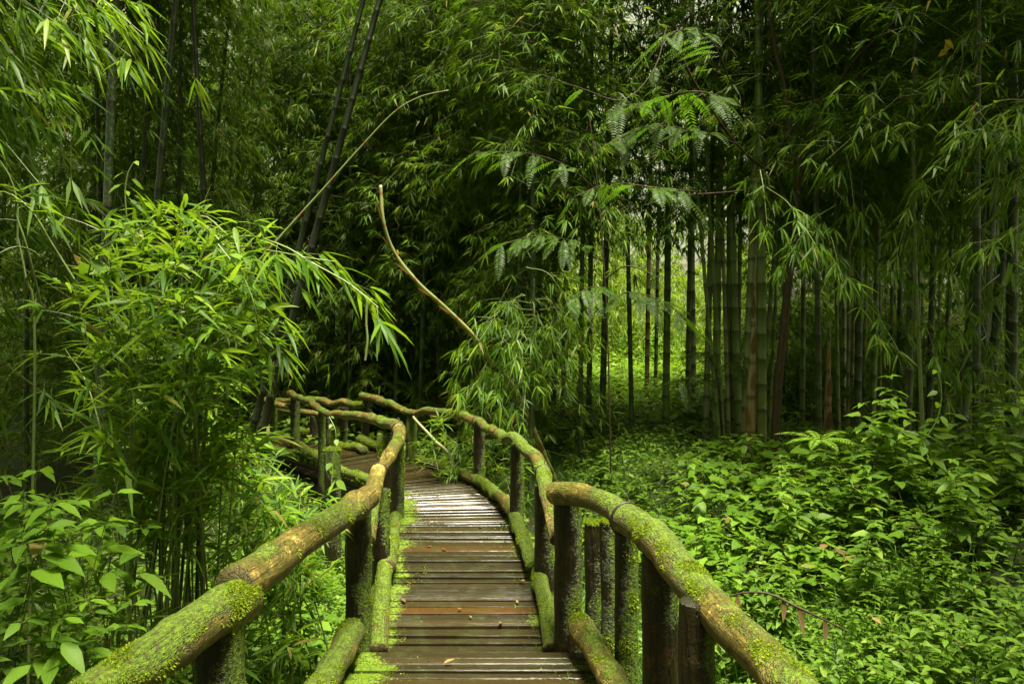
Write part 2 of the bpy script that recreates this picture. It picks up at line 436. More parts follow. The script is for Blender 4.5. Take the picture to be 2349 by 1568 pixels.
# ------------------------------------------------------------------ ground
def gz(x, y):
    x = np.asarray(x, float); y = np.asarray(y, float)
    base = -.95 + .45 * sstep(8, 13, y) + .35 * sstep(13, 24, y) + .6 * sstep(26, 60, y)
    bank = sstep(.75, 2.7, x + .08 * (y - 5)) * (.62 - .3 * sstep(9, 15, y))
    bank = bank + .62 * sstep(2.3, 3.7, x) * sstep(4.6, 6.4, y) * (1 - sstep(8.2, 11, y))
    left = sstep(-1.5, -2.6, x) * (1 - sstep(6, 11, y)) * .35
    p = np.stack([x.ravel() * .35, y.ravel() * .35, np.zeros(x.size)], -1)
    return base + bank + left + .22 * (fbm(p, 3).reshape(x.shape) - .5)
def build_ground():
    xs = np.concatenate([np.linspace(-140, -14, 24), np.linspace(-13, 13, 110), np.linspace(14, 140, 24)])
    ys = np.concatenate([np.linspace(-30, 0, 10), np.linspace(.3, 30, 120), np.linspace(32, 160, 30)])
    X, Y = np.meshgrid(xs, ys); Z = gz(X, Y)
    nx, ny = len(xs), len(ys)
    i = np.arange(ny - 1)[:, None] * nx + np.arange(nx - 1)[None]
    f = np.stack([i, i + 1, i + nx + 1, i + nx], -1).reshape(-1, 4)
    g = Geo(); g.add(np.stack([X, Y, Z], -1), [f])
    o = link('ground', g.mesh('ground', M['soil']))
    tag(o, 'dark wet forest soil under the undergrowth', 'ground', kind='structure')
build_ground()

# ------------------------------------------------------------------ footbridge
bridge = empty('footbridge', (0, 8.0, -.9))
tag(bridge, 'winding wooden footbridge with mossy log handrails and wet plank deck', 'footbridge')
bridge_inv = Matrix.Translation((0, 8.0, -.9)).inverted()
def bpart(name, me, parent=None):
    o = link(name, me, parent or bridge)
    if parent is None: o.matrix_parent_inverse = bridge_inv
    return o

def tufts(V, Nn, m, count, length, thr=.42, lw=.16):
    """moss shoots on the mossy part of a log surface"""
    n, seg = m.shape
    w = np.clip(m - thr + .06, 0, .30).ravel()
    if w.sum() <= 0: return None
    idx = rng.choice(len(w), count, p=w / w.sum())
    i, j = idx // seg, idx % seg
    i2 = np.minimum(i + 1, n - 1); j2 = (j + 1) % seg
    a, b = rng.random(count)[:, None], rng.random(count)[:, None]
    pos = (V[i, j] * (1 - a) + V[i2, j] * a) * (1 - b) + (V[i, j2] * (1 - a) + V[i2, j2] * a) * b
    nn = norm(Nn[i, j] * (1 - b) + Nn[i, j2] * b)
    # clumpiness
    fb = fbm(pos * 8 + 5, 3); keep = fb > .47; fb = fb[keep]
    pos, nn = pos[keep], nn[keep]; c = len(pos)
    d = norm(nn + rng.normal(0, .55, (c, 3)))
    L = length * rng.uniform(.35, 1.2, c) * np.clip((fb - .45) * 6.5, .3, 1.3)
    g = Geo()
    leaves(g, pos - nn * .003, d, np.cross(d, rng.normal(0, 1, (c, 3))), L, L * lw * 2 + .0016, BLADE, .25, 0, False)
    return g.mesh('moss', M['moss'])

def mossf(level, up=1.0, side=(0, 0, 0), sc=3.0, seed=0):
    side = np.array(side, float)
    def f(V, Nn):
        b = fbm(V * sc + seed * 7.1, 4)
        b2 = fbm(V * 1.7 + seed * 3.3 + 9, 2)
        return np.clip(level + .03 + up * .34 * (Nn[:, 2]) + Nn @ side + (b - .5) * 1.5 + (b2 - .5) * 1.1, 0, 1)
    return f
LOGN = [0]
def log(name, pts, rad, mat='rail', seg=16, step=.06, lump=.10, moss=.3, up=1.0, side=(0, 0, 0), nt=0, tl=.018, lumpscale=4.0):
    LOGN[0] += 1
    g = Geo()
    if np.isscalar(rad): rad = rad * (.89 if mat == 'rail' else 1)
    if np.isscalar(rad) and mat == 'rail':
        tp = random.choice((-1, 1)) * .09; rad = rad * (1 + tp * np.linspace(-1, 1, len(pts)))
    kn = [(random.random() * 3, random.uniform(.03, .06), random.uniform(.06, .16)) for _ in range(5)]
    rf = (lambda s: 1 + sum(a * np.exp(-((s - c) / w) ** 2) for c, w, a in kn)) if mat == 'rail' else None
    V, Nn, m = tube(g, pts, rad, seg, step, lump, True, random.random(), LOGN[0], lumpscale, mossf(moss, up, side, 3.0, LOGN[0]), rf)
    o = bpart(name, g.mesh(name, M[mat]))
    if nt:
        t = tufts(V, Nn, m, nt, tl)
        if t: bpart('moss', t, o)
    return o
def wobble(pts, amp, per=.35):
    """irregular natural log axis"""
    C = catmull(np.asarray(pts, float), per)
    n = len(C)
    off = rng.normal(0, amp, (n, 3)); off[0] = 0; off[-1] = 0
    return C + off

def tie(parent, c, axis, r):
    axis = norm(np.asarray(axis, float)); a = norm(np.cross(axis, [0, 0, 1.0])); b = np.cross(axis, a)
    th = np.linspace(0, 2 * math.pi, 25)
    g = Geo()
    for off in (0, .009):
        pts = np.asarray(c) + axis * off + (a[None] * np.cos(th)[:, None] + b[None] * np.sin(th)[:, None]) * r
        tube(g, pts, .0035, 5, .02, 0, False)
    # twisted end
    p = np.asarray(c) + np.array([0, 0, r]); tube(g, [p, p + [.01, 0, .03], p + [-.01, .01, .045]], .003, 5, .02, 0, True)
    bpart('wire_tie', g.mesh('wire_tie', M['wire']), parent)

# --- handrails (pixel, pixel, distance)
def pp(*a): return np.array([P(*q) for q in a])
rl = log('handrail', wobble(pp((845, 1140, 4.95), (700, 1236, 4.1), (540, 1345, 3.38)), .006), [.088, .092, .095, .096, .096][:1] * 1 if False else .092, seg=28, step=.03, moss=.24, nt=16000, tl=.012, lump=.08)
rl2 = log('handrail', wobble(pp((560, 1368, 3.42), (455, 1432, 3.12), (330, 1520, 2.85), (140, 1650, 2.5), (-150, 1860, 2.1)), .006), .094, seg=28, step=.03, moss=.34, nt=22000, tl=.013, lump=.08)
# upper right pieces
rr = log('handrail', wobble(pp((1276, 1130, 4.95), (1340, 1137, 4.6), (1400, 1162, 4.3), (1446, 1196, 4.08)), .004), .073, seg=24, step=.03, moss=.14, nt=5000, tl=.012, lump=.14)
rr2 = log('handrail', wobble(pp((1428, 1183, 4.14), (1490, 1225, 3.85), (1556, 1300, 3.42), (1630, 1385, 3.05), (1745, 1505, 2.6), (1900, 1670, 2.15), (2160, 1950, 1.7)), .005), .083, seg=28, step=.03, moss=.36, nt=24000, tl=.012, lump=.10)
tie(rr2, P(1436, 1190, 4.1), P(1490, 1225, 3.85) - P(1428, 1183, 4.14), .088)
# middle section, open side
md = log('handrail', wobble(pp((1278, 1238, 5.05), (1263, 1170, 5.3), (1250, 1105, 5.72), (1246, 1082, 5.9)), .004), .058, seg=20, step=.04, moss=.22, nt=4000, tl=.011)
md2 = log('handrail', wobble(pp((1249, 1092, 5.85), (1238, 1058, 6.15), (1213, 1031, 6.5), (1177, 1006, 7.0), (1135, 990, 7.8), (1112, 980, 8.4), (1095, 964, 9.05)), .012), .056, seg=20, step=.04, moss=.26, nt=6000, tl=.012, lump=.12)
tie(md2, P(1247, 1084, 5.9), P(1238, 1058, 6.15) - P(1249, 1092, 5.85), .062)
md3 = log('handrail', wobble(pp((1097, 968, 9.0), (1067, 954, 9.5), (1006, 945, 10.3), (940, 945, 11.3)), .014), .058, moss=.34, nt=4500, tl=.014, lump=.12)
tie(md3, P(1095, 967, 9.02), P(1067, 954, 9.5) - P(1097, 968, 9.0), .064)
log('handrail', wobble(pp((948, 948, 11.2), (920, 938, 11.55), (896, 926, 11.9), (867, 915, 12.3), (830, 907, 12.8)), .014), .060, moss=.2, nt=2500, tl=.014, lump=.12)
# middle section, inner side with the sharp bend
il = log('handrail', wobble(pp((843, 1240, 5.02), (850, 1170, 5.4), (860, 1110, 5.8), (868, 1080, 6.0)), .004), .062, seg=20, step=.04, moss=.14, nt=3500, tl=.011)
il2 = log('handrail', wobble(pp((865, 1086, 5.97), (890, 1048, 6.45), (912, 1012, 6.95), (916, 988, 7.25), (910, 982, 7.38)), .004), .062, seg=20, step=.04, moss=.16, nt=3000, tl=.011, lump=.08)
tie(il2, P(868, 1082, 6.0), P(890, 1048, 6.45) - P(865, 1086, 5.97), .068)
il3 = log('handrail', wobble(pp((917, 990, 7.2), (908, 978, 7.42), (885, 972, 7.8), (860, 962, 8.3), (836, 955, 8.7), (790, 950, 9.5), (762, 950, 9.95)), .006), .058, seg=18, step=.05, moss=.2, nt=4500, tl=.012)
tie(il3, P(914, 985, 7.28), P(908, 978, 7.42) - P(917, 990, 7.2), .064)
log('handrail', wobble(pp((768, 956, 9.9), (742, 944, 10.4), (720, 928, 11.0), (695, 914, 11.8), (664, 902, 12.9)), .008), .055, seg=16, step=.06, moss=.02, nt=1200, tl=.012)
# far section
log('handrail', wobble(pp((838, 925, 12.7), (790, 924, 13.0), (740, 918, 13.3), (690, 917, 13.6), (618, 918, 14.0)), .016), .062, seg=12, step=.08, moss=.42, nt=3500, tl=.02)
log('handrail', wobble(pp((668, 934, 12.9), (640, 926, 13.1), (600, 916, 13.4)), .012), .062, seg=12, step=.08, moss=.42, nt=1800, tl=.02)
log('handrail', wobble(pp((780, 951, 13.0), (735, 948, 13.2), (684, 944, 13.4), (610, 936, 13.8)), .012), .055, seg=12, step=.08, moss=.42, nt=2000, tl=.02)

# --- kerb logs
KR = dict(moss=.40, seg=18, step=.05)
log('kerb_log', wobble(pp((806, 1448, 4.85), (780, 1500, 4.5), (745, 1560, 4.15), (690, 1660, 3.6)), .006), .085, nt=13000, tl=.014, **KR)
log('kerb_log', wobble(pp((868, 1492, 5.0), (874, 1400, 5.35), (882, 1296, 5.85)), .005), .066, nt=7000, tl=.014, **KR)
log('kerb_log', wobble(pp((892, 1300, 5.82), (899, 1235, 6.35), (906, 1185, 7.0)), .005), .060, nt=5000, tl=.014, **KR)
log('kerb_log', wobble(pp((1268, 1488, 5.0), (1252, 1385, 5.4), (1238, 1308, 5.85)), .005), .064, nt=7000, tl=.014, **KR)
log('kerb_log', wobble(pp((1222, 1300, 5.9), (1200, 1235, 6.4), (1180, 1180, 7.0)), .005), .058, nt=5000, tl=.014, **KR)
log('kerb_log', wobble(pp((1174, 1174, 7.1), (1135, 1128, 8.0), (1088, 1093, 9.2)), .008), .060, nt=5000, tl=.014, **KR)
log('kerb_log', wobble(pp((1090, 1098, 9.1), (1040, 1078, 9.9), (990, 1061, 10.7), (936, 1043, 11.6)), .010), .062, nt=5000, tl=.016, **KR)
log('kerb_log', wobble(pp((1328, 1430, 4.8), (1360, 1480, 4.45), (1402, 1550, 4.0), (1470, 1680, 3.5)), .005), .078, moss=.26, seg=20, step=.04, nt=7000, tl=.013)
log('kerb_log', wobble(pp((852, 1102, 9.5), (800, 1084, 10.0), (745, 1056, 10.9), (680, 1018, 12.2)), .010), .068, moss=.6, seg=14, step=.06, nt=6000, tl=.022)
log('kerb_log', wobble(pp((892, 1034, 12.0), (862, 1022, 12.3), (828, 1006, 12.8)), .008), .075, moss=.6, seg=14, step=.06, nt=3500, tl=.022)
log('kerb_log', wobble(pp((834, 1032, 12.0), (800, 1026, 12.5), (768, 1020, 12.9), (740, 1008, 13.3), (688, 988, 13.9)), .012), .075, moss=.6, seg=14, step=.06, nt=5000, tl=.022)

# --- posts
def post(px, d, rail_z, r, bottom=-1.2, moss=.2, side=(.45, -.10, 0), nt=0, lean=(0, 0), taper=.08, tl=.014, x=None):
    x = PX(px, d) if x is None else x
    h = rail_z - bottom
    pts = [(x - lean[0] * h * t * 0 + lean[0] * (t) , d + lean[1] * t, bottom + h * t) for t in (0, .33, .66, 1)]
    return log('post', pts, [r * (1 + taper), r * (1 + taper * .6), r, r * .97], 'post', 16, .08, .09, moss + .07, .1, side, nt, tl, 5.0)
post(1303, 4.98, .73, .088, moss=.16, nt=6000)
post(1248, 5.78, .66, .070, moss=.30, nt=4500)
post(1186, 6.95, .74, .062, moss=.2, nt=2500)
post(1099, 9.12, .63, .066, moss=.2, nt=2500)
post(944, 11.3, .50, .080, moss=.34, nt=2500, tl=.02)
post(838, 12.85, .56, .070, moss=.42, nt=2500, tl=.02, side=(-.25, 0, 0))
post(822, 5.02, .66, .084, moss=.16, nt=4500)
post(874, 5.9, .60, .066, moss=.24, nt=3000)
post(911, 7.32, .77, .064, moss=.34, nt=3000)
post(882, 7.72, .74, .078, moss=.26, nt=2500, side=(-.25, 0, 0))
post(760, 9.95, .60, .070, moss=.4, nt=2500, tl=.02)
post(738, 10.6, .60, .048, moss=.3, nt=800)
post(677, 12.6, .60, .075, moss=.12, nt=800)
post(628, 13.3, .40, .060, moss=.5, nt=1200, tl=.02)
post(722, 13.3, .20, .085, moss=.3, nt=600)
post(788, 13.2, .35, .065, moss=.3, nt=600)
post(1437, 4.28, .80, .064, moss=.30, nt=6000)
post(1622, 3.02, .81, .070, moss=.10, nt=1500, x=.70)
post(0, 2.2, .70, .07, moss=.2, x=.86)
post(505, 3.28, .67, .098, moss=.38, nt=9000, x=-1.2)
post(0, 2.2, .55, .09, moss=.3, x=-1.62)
# --- deck
def deck(stations, pitch, name='deck', moss_left=.66, moss_right=.42):
    S = np.array(stations, float)
    C = (S[:, :3] + np.column_stack([S[:, 3:5], S[:, 2]])) / 2
    s = np.concatenate([[0], np.cumsum(np.linalg.norm(np.diff(C, axis=0), axis=1))])
    fine = np.linspace(0, s[-1], 400)
    def ev(q):
        out_ = []
        for k in range(S.shape[1]):
            sp = catmull(np.column_stack([s, S[:, k], np.zeros(len(s)), np.zeros(len(s))])[:, :3], .05)
            out_.append(np.interp(q, sp[:, 0], sp[:, 1]))
        return np.array(out_)
    g = Geo(); q = 0
    g2 = Geo(); mp = []
    while q < s[-1]:
        w = pitch * random.uniform(.72, 1.25)
        a = ev(q + .004); b = ev(q + w - random.uniform(.009, .022))
        dz = random.uniform(-.009, .009); tw = random.uniform(-.007, .007); rn = random.random()
        ex0, ex1 = random.uniform(-.05, .05), random.uniform(-.05, .05)
        sk = random.uniform(-.008, .008)
        la, ra = np.array([a[0], a[1], a[2]]), np.array([a[3], a[4], a[2]])
        lb, rb = np.array([b[0], b[1], b[2]]), np.array([b[3], b[4], b[2]])
        # no fanning collapse at the inner side: keep a real plank width
        da, db = norm(ra - la), norm(rb - lb)
        la, lb = la - da * ex0, lb - db * ex0; ra, rb = ra + da * ex1, rb + db * ex1
        ra = ra + norm(rb - ra) * sk
        K = 12
        t = np.linspace(0, 1, K + 1)
        e1 = la[None] * (1 - t)[:, None] + ra[None] * t[:, None]; e2 = lb[None] * (1 - t)[:, None] + rb[None] * t[:, None]
        wob = (fbm(np.column_stack([t * 3, np.full(K + 1, q * 9), np.full(K + 1, rn * 50)]), 2) - .5) * .012
        wob2 = (fbm(np.column_stack([t * 3, np.full(K + 1, q * 9 + 40), np.full(K + 1, rn * 50)]), 2) - .5) * .012
        ax = norm(lb - la)
        e1 = e1 + ax * wob[:, None]; e2 = e2 + ax * wob2[:, None]
        e1[:, 2] += dz - tw; e2[:, 2] += dz + tw
        bev = .006
        rows = [e1 + [0, 0, -.045], e1 + [0, 0, -bev], e1 + ax * bev, (e1 + e2) / 2 + [0, 0, .001], e2 - ax * bev, e2 + [0, 0, -bev], e2 + [0, 0, -.045]]
        V = np.stack(rows, 0)                                  # 7 x K+1 x 3
        wl = np.linalg.norm(ra - la)
        al = np.broadcast_to(t * wl + rn * 20, (7, K + 1)); ac = np.broadcast_to((np.array([-.03, 0, .01, .5, .99, 1, 1.03]) * w)[:, None], (7, K + 1))
        A = np.stack([al, ac, np.full((7, K + 1), rn)], -1)
        nz = fbm(V.reshape(-1, 3) * 5, 3).reshape(7, K + 1)
        ml = moss_left * np.clip(1 - t * wl / .34, 0, 1) * 1.6 + moss_right * np.clip(1 - (1 - t) * wl / .30, 0, 1) * 1.5
        mm = np.clip(ml[None] + (nz - .5) * 1.1 * (ml[None] > .02), 0, 1)
        B = np.stack([mm, np.zeros_like(mm), np.zeros_like(mm)], -1)
        i = np.arange(6)[:, None] * (K + 1); j = np.arange(K)[None]
        f = np.stack([i + j, i + K + 1 + j, i + K + 2 + j, i + j + 1], -1).reshape(-1, 4)[:, ::-1]
        e = np.arange(7) * (K + 1)
        g.add(V, [f, e[None].repeat(1, 0), (e + K)[::-1][None]], A.reshape(-1, 3), B.reshape(-1, 3))
        # moss shoots on the mossy plank ends
        n = 190
        tt = np.where(rng.random(n) < .62, np.abs(rng.normal(0, .13, n)), 1 - np.abs(rng.normal(0, .10, n)))
        uu = rng.random(n)
        tt = np.clip(tt, 0, 1)
        x0 = la[None] * (1 - tt)[:, None] + ra[None] * tt[:, None]; x1 = lb[None] * (1 - tt)[:, None] + rb[None] * tt[:, None]
        pnt = x0 * (1 - uu)[:, None] + x1 * uu[:, None]; pnt[:, 2] += dz
        mp.append(pnt)
        q += w
    o = bpart(name, g.mesh(name, M['plank'], smooth=False))
    mp = np.concatenate(mp)
    keep = fbm(mp * 5, 3) > .47
    mp = mp[keep]; c = len(mp)
    d = norm(np.array([0, 0, 1.0]) + rng.normal(0, .6, (c, 3)))
    gm = Geo(); L = .014 * rng.uniform(.4, 1.3, c)
    leaves(gm, mp, d, np.cross(d, rng.normal(0, 1, (c, 3))), L, L * .3 + .0015, BLADE, .2, 0, False)
    bpart('moss', gm.mesh('moss', M['moss']), o)
    return o
ST = [(-.98, 4.78, -.27, .38, 4.78), (-.97, 5.2, -.205, .34, 5.2), (-1.0, 5.71, -.115, .28, 5.71), (-1.04, 6.2, -.035, .22, 6.2), (-1.08, 6.77, .02, .16, 6.77), (-1.18, 7.8, .03, .0, 7.95),
      (-1.38, 8.7, -.06, -.25, 9.1), (-1.75, 9.6, -.14, -.75, 10.25), (-2.35, 10.6, -.20, -1.45, 11.5), (-3.1, 11.8, -.22, -2.4, 12.8), (-4.1, 12.7, -.22, -3.6, 13.9), (-5.5, 13.5, -.22, -5.1, 14.8)]
deck(ST, .086)
deck([(-.98, 1.2, -.08, .62, 1.2), (-.95, 3.0, -.10, .58, 3.0), (-.93, 4.82, -.135, .50, 4.82)], .10, moss_left=.7)
# bearers under the deck
for side in (0, 1):
    pts = [(s[0] + .2 if side == 0 else s[3] - .2, s[1] if side == 0 else s[4], s[2] - .13) for s in ST]
    log('bearer', pts, .07, 'post', 10, .15, .08, .2)
log('bearer', [(-.75, 1.3, -.21), (-.75, 4.7, -.25)], .07, 'post', 10, .15, .08, .2)
log('bearer', [(.35, 1.3, -.21), (.30, 4.7, -.25)], .07, 'post', 10, .15, .08, .2)

# old posts that stand beside the bridge
def old_post(px, d, top, r, label, moss, nt, bottom=-1.2):
    g = Geo(); x = PX(px, d)
    o = empty('wooden_post', (x, d, bottom)); tag(o, label, 'post')
    inv = Matrix.Translation((x, d, bottom)).inverted()
    V, Nn, m = tube(g, [(x, d, bottom), (x + .01, d, (bottom + top) / 2), (x, d, top)], [r * 1.08, r, r], 16, .07, .09, True, .5, px, 5.0, mossf(moss, .5, (.2, 0, 0), 3, px))
    a = link('shaft', g.mesh('shaft', M['post']), o); a.matrix_parent_inverse = inv
    g2 = Geo(); n = 3500
    t = tufts(V, Nn, m, nt, .016)
    if t: b = link('moss', t, o); b.matrix_parent_inverse = inv
    # moss cushion on the sawn top
    g3 = Geo(); k = 1500; rr_ = r * np.sqrt(rng.random(k)); th = rng.random(k) * 6.283
    pos = np.column_stack([x + rr_ * np.cos(th), d + rr_ * np.sin(th), np.full(k, top + .005)])
    dd = norm(np.array([0, 0, 1.0]) + rng.normal(0, .5, (k, 3)))
    leaves(g3, pos, dd, np.cross(dd, rng.normal(0, 1, (k, 3))), .02, .006, BLADE, .2, 0, False)
    c = link('moss_cap', g3.mesh('moss_cap', M['moss']), o); c.matrix_parent_inverse = inv
old_post(762, 8.5, .46, .088, 'short thick mossy post standing apart left of the bridge bend', .4, 5000)
old_post(1365, 5.25, .52, .072, 'short sawn post with bright moss cap behind the right handrail end', .3, 3500)
old_post(1398, 4.9, .62, .062, 'post furred all over with moss just behind the right railing posts', .62, 9000)
old_post(1512, 3.75, .75, .085, 'dark rotting post in the shade under the right handrail', .16, 1500)

# ------------------------------------------------------------------ bamboo
def culm_mesh(name, H, r, mat, nodegap=.34, seg=12, bend=0.0, rows=.09, sheath=False):
    gap = nodegap
    def rf(s):
        k = s / gap; fr = np.abs(k - np.round(k)) * gap
        return 1 + .13 * np.exp(-(fr / .012) ** 2) - (.05 * np.exp(-((fr - .035) / .02) ** 2))
    zs = np.linspace(0, H, 9)
    pts = np.column_stack([bend * (zs / H) ** 2.2 * H, .3 * bend * (zs / H) ** 2 * H, zs])
    rad = r * np.clip(1 - .75 * (zs / H) ** 1.4, .12, 1)
    # rings placed exactly at and round the nodes
    ks = np.arange(1, int(H / gap))
    q = np.unique(np.concatenate([np.linspace(0, H, int(H / .3)), ks * gap, ks * gap - .014, ks * gap + .014, ks * gap + .04]))
    C = np.array([np.interp(q, zs, pts[:, i]) for i in range(3)]).T
    # smooth the axis
    C[:, 0] = bend * (q / H) ** 2.2 * H; C[:, 1] = .3 * bend * (q / H) ** 2 * H
    R = np.interp(q, zs, rad) * rf(q)
    th = np.arange(seg) / seg * 2 * math.pi
    V = np.stack([C[:, None, 0] + np.cos(th) * R[:, None], C[:, None, 1] + np.sin(th) * R[:, None], np.repeat(C[:, None, 2], seg, 1)], -1)
    fr = np.abs(q / gap - np.round(q / gap)) * gap
    nd = np.exp(-(fr / .02) ** 2) * (np.round(q / gap) > 0)
    A = np.stack([np.cos(th)[None] * R[:, None], np.sin(th)[None] * R[:, None], np.repeat(q[:, None], seg, 1)], -1)
    B = np.stack([np.repeat(nd[:, None], seg, 1), np.full((len(q), seg), .5), np.repeat((q / H)[:, None], seg, 1)], -1)
    n = len(q); i = np.arange(n - 1)[:, None] * seg; j = np.arange(seg)[None]; j2 = (j + 1) % seg
    f = np.stack([i + j, i + j2, i + seg + j2, i + seg + j], -1).reshape(-1, 4)
    g = Geo(); g.add(V.reshape(-1, 3), [f, (np.arange(seg) + (n - 1) * seg)[None]], A.reshape(-1, 3), B.reshape(-1, 3))
    return g.mesh(name, M[mat])

def crown_mesh(z0, z1, n, reach, leafL, leafW, fans_per=9, k=6, far=True, twig_r=.006, dens_top=1.0, down=.5, mat=None, arc=(0, 6.283)):
    """sprays of drooping twigs with finger-like leaf fans, round a culm along z"""
    g = Geo()
    u = rng.random(n) ** dens_top
    z = z0 + (z1 - z0) * u
    az = rng.uniform(arc[0], arc[1], n)
    ln = reach * rng.uniform(.5, 1.1, n)
    el = rng.uniform(-.1, .7, n)
    P0 = np.column_stack([np.zeros(n), np.zeros(n), z])
    d = np.column_stack([np.cos(az) * np.cos(el), np.sin(az) * np.cos(el), np.sin(el)])
    P1 = P0 + d * ln[:, None] * .55
    P2 = P0 + d * ln[:, None] - np.array([0, 0, 1.0]) * (down * ln * rng.uniform(.5, 1.4, n))[:, None]
    twigs(g, P0, P1, P2, twig_r)
    t = rng.uniform(.28, 1, (n, fans_per)); t[:, 0] = 1
    t_ = t[..., None]
    pos = (1 - t_) ** 2 * P0[:, None] + 2 * t_ * (1 - t_) * P1[:, None] + t_ ** 2 * P2[:, None]
    tan = norm(2 * (1 - t_) * (P1 - P0)[:, None] + 2 * t_ * (P2 - P1)[:, None])
    off = rng.normal(0, 1, (n, fans_per, 3)) * np.array([1, 1, .6])
    off = off - tan * (off * tan).sum(-1, keepdims=True)
    sub = norm(off + tan * .5) * (ln[:, None, None] * rng.uniform(.06, .30, (n, fans_per, 1)))
    sub[:, 0] *= .1
    tip = pos + sub; tip[..., 2] -= np.linalg.norm(sub, axis=-1) * .25
    twigs(g, pos.reshape(-1, 3), ((pos + tip) / 2 + [0, 0, .02]).reshape(-1, 3), tip.reshape(-1, 3), twig_r * .35)
    axis = norm(sub + tan * np.linalg.norm(sub, axis=-1, keepdims=True) * .8)
    fan(g, tip.reshape(-1, 3), axis.reshape(-1, 3), k, leafL, leafW, 1.0, .26, BAMBOO_FAR if far else BAMBOO, not far, .38)
    return g.mesh('foliage', M[mat or ('bamboo_far' if far else 'bamboo_near')])

# shared kinds of crown: low (skirt to the ground), middle, high canopy
CR_LOW = [crown_mesh(.5, 9.5, 120, 1.5, .21, .026, 11) for _ in range(3)]
CR_MID = [crown_mesh(3.0, 10.5, 120, 1.6, .21, .026, 11) for _ in range(3)]
CR_HIGH = [crown_mesh(3.6, 11.5, 125, 1.8, .22, .027, 11) for _ in range(3)]
CR_TOP = [crown_mesh(5.4, 11.5, 100, 1.7, .22, .027, 11) for _ in range(2)]
CR_THIN = [crown_mesh(3.7, 10.5, 60, 1.4, .20, .024, 9) for _ in range(2)]
CR_SHRUB = [crown_mesh(.1, 1.9, 46, 1.1, .20, .024, 9) for _ in range(3)]
CRS = dict(low=CR_LOW, mid=CR_MID, high=CR_HIGH, thin=CR_THIN, top=CR_TOP)
CULM = {}
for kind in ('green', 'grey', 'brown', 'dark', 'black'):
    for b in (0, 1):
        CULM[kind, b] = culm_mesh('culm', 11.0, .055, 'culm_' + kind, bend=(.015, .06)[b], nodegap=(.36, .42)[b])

def bamboo(px, d, lean_px, w_px, kind, crown, label, group=None, H=1.0, bend=0, cat='bamboo', dy=0.0):
    """px: picture x of the foot; lean_px: sideways shift of the culm per 1000 px of height"""
    x = PX(px, d); z = float(gz(x, d))
    o = empty('bamboo', (x, d, z - .05), (dy, math.atan(lean_px / 1000.0), random.uniform(0, 6.28) if not bend else 0))
    o.rotation_mode = 'ZYX' if False else 'XYZ'
    # spin about the culm's own axis is done on the children
    o.rotation_euler = (dy, math.atan(lean_px / 1000.0), 0)
    tag(o, label, cat, group)
    r = w_px * d / F / 2
    c = link('culm', CULM[kind, 1 if bend else 0], o, scale=(r / .055, r / .055, H)); c.rotation_euler = (0, 0, 0 if bend > 0 else (math.pi if bend < 0 else random.uniform(0, 6.28)))
    if crown:
        f = link('foliage', random.choice(CRS[crown]), o, rot=(0, 0, random.uniform(0, 6.28)), scale=(1, 1, H))
    return o

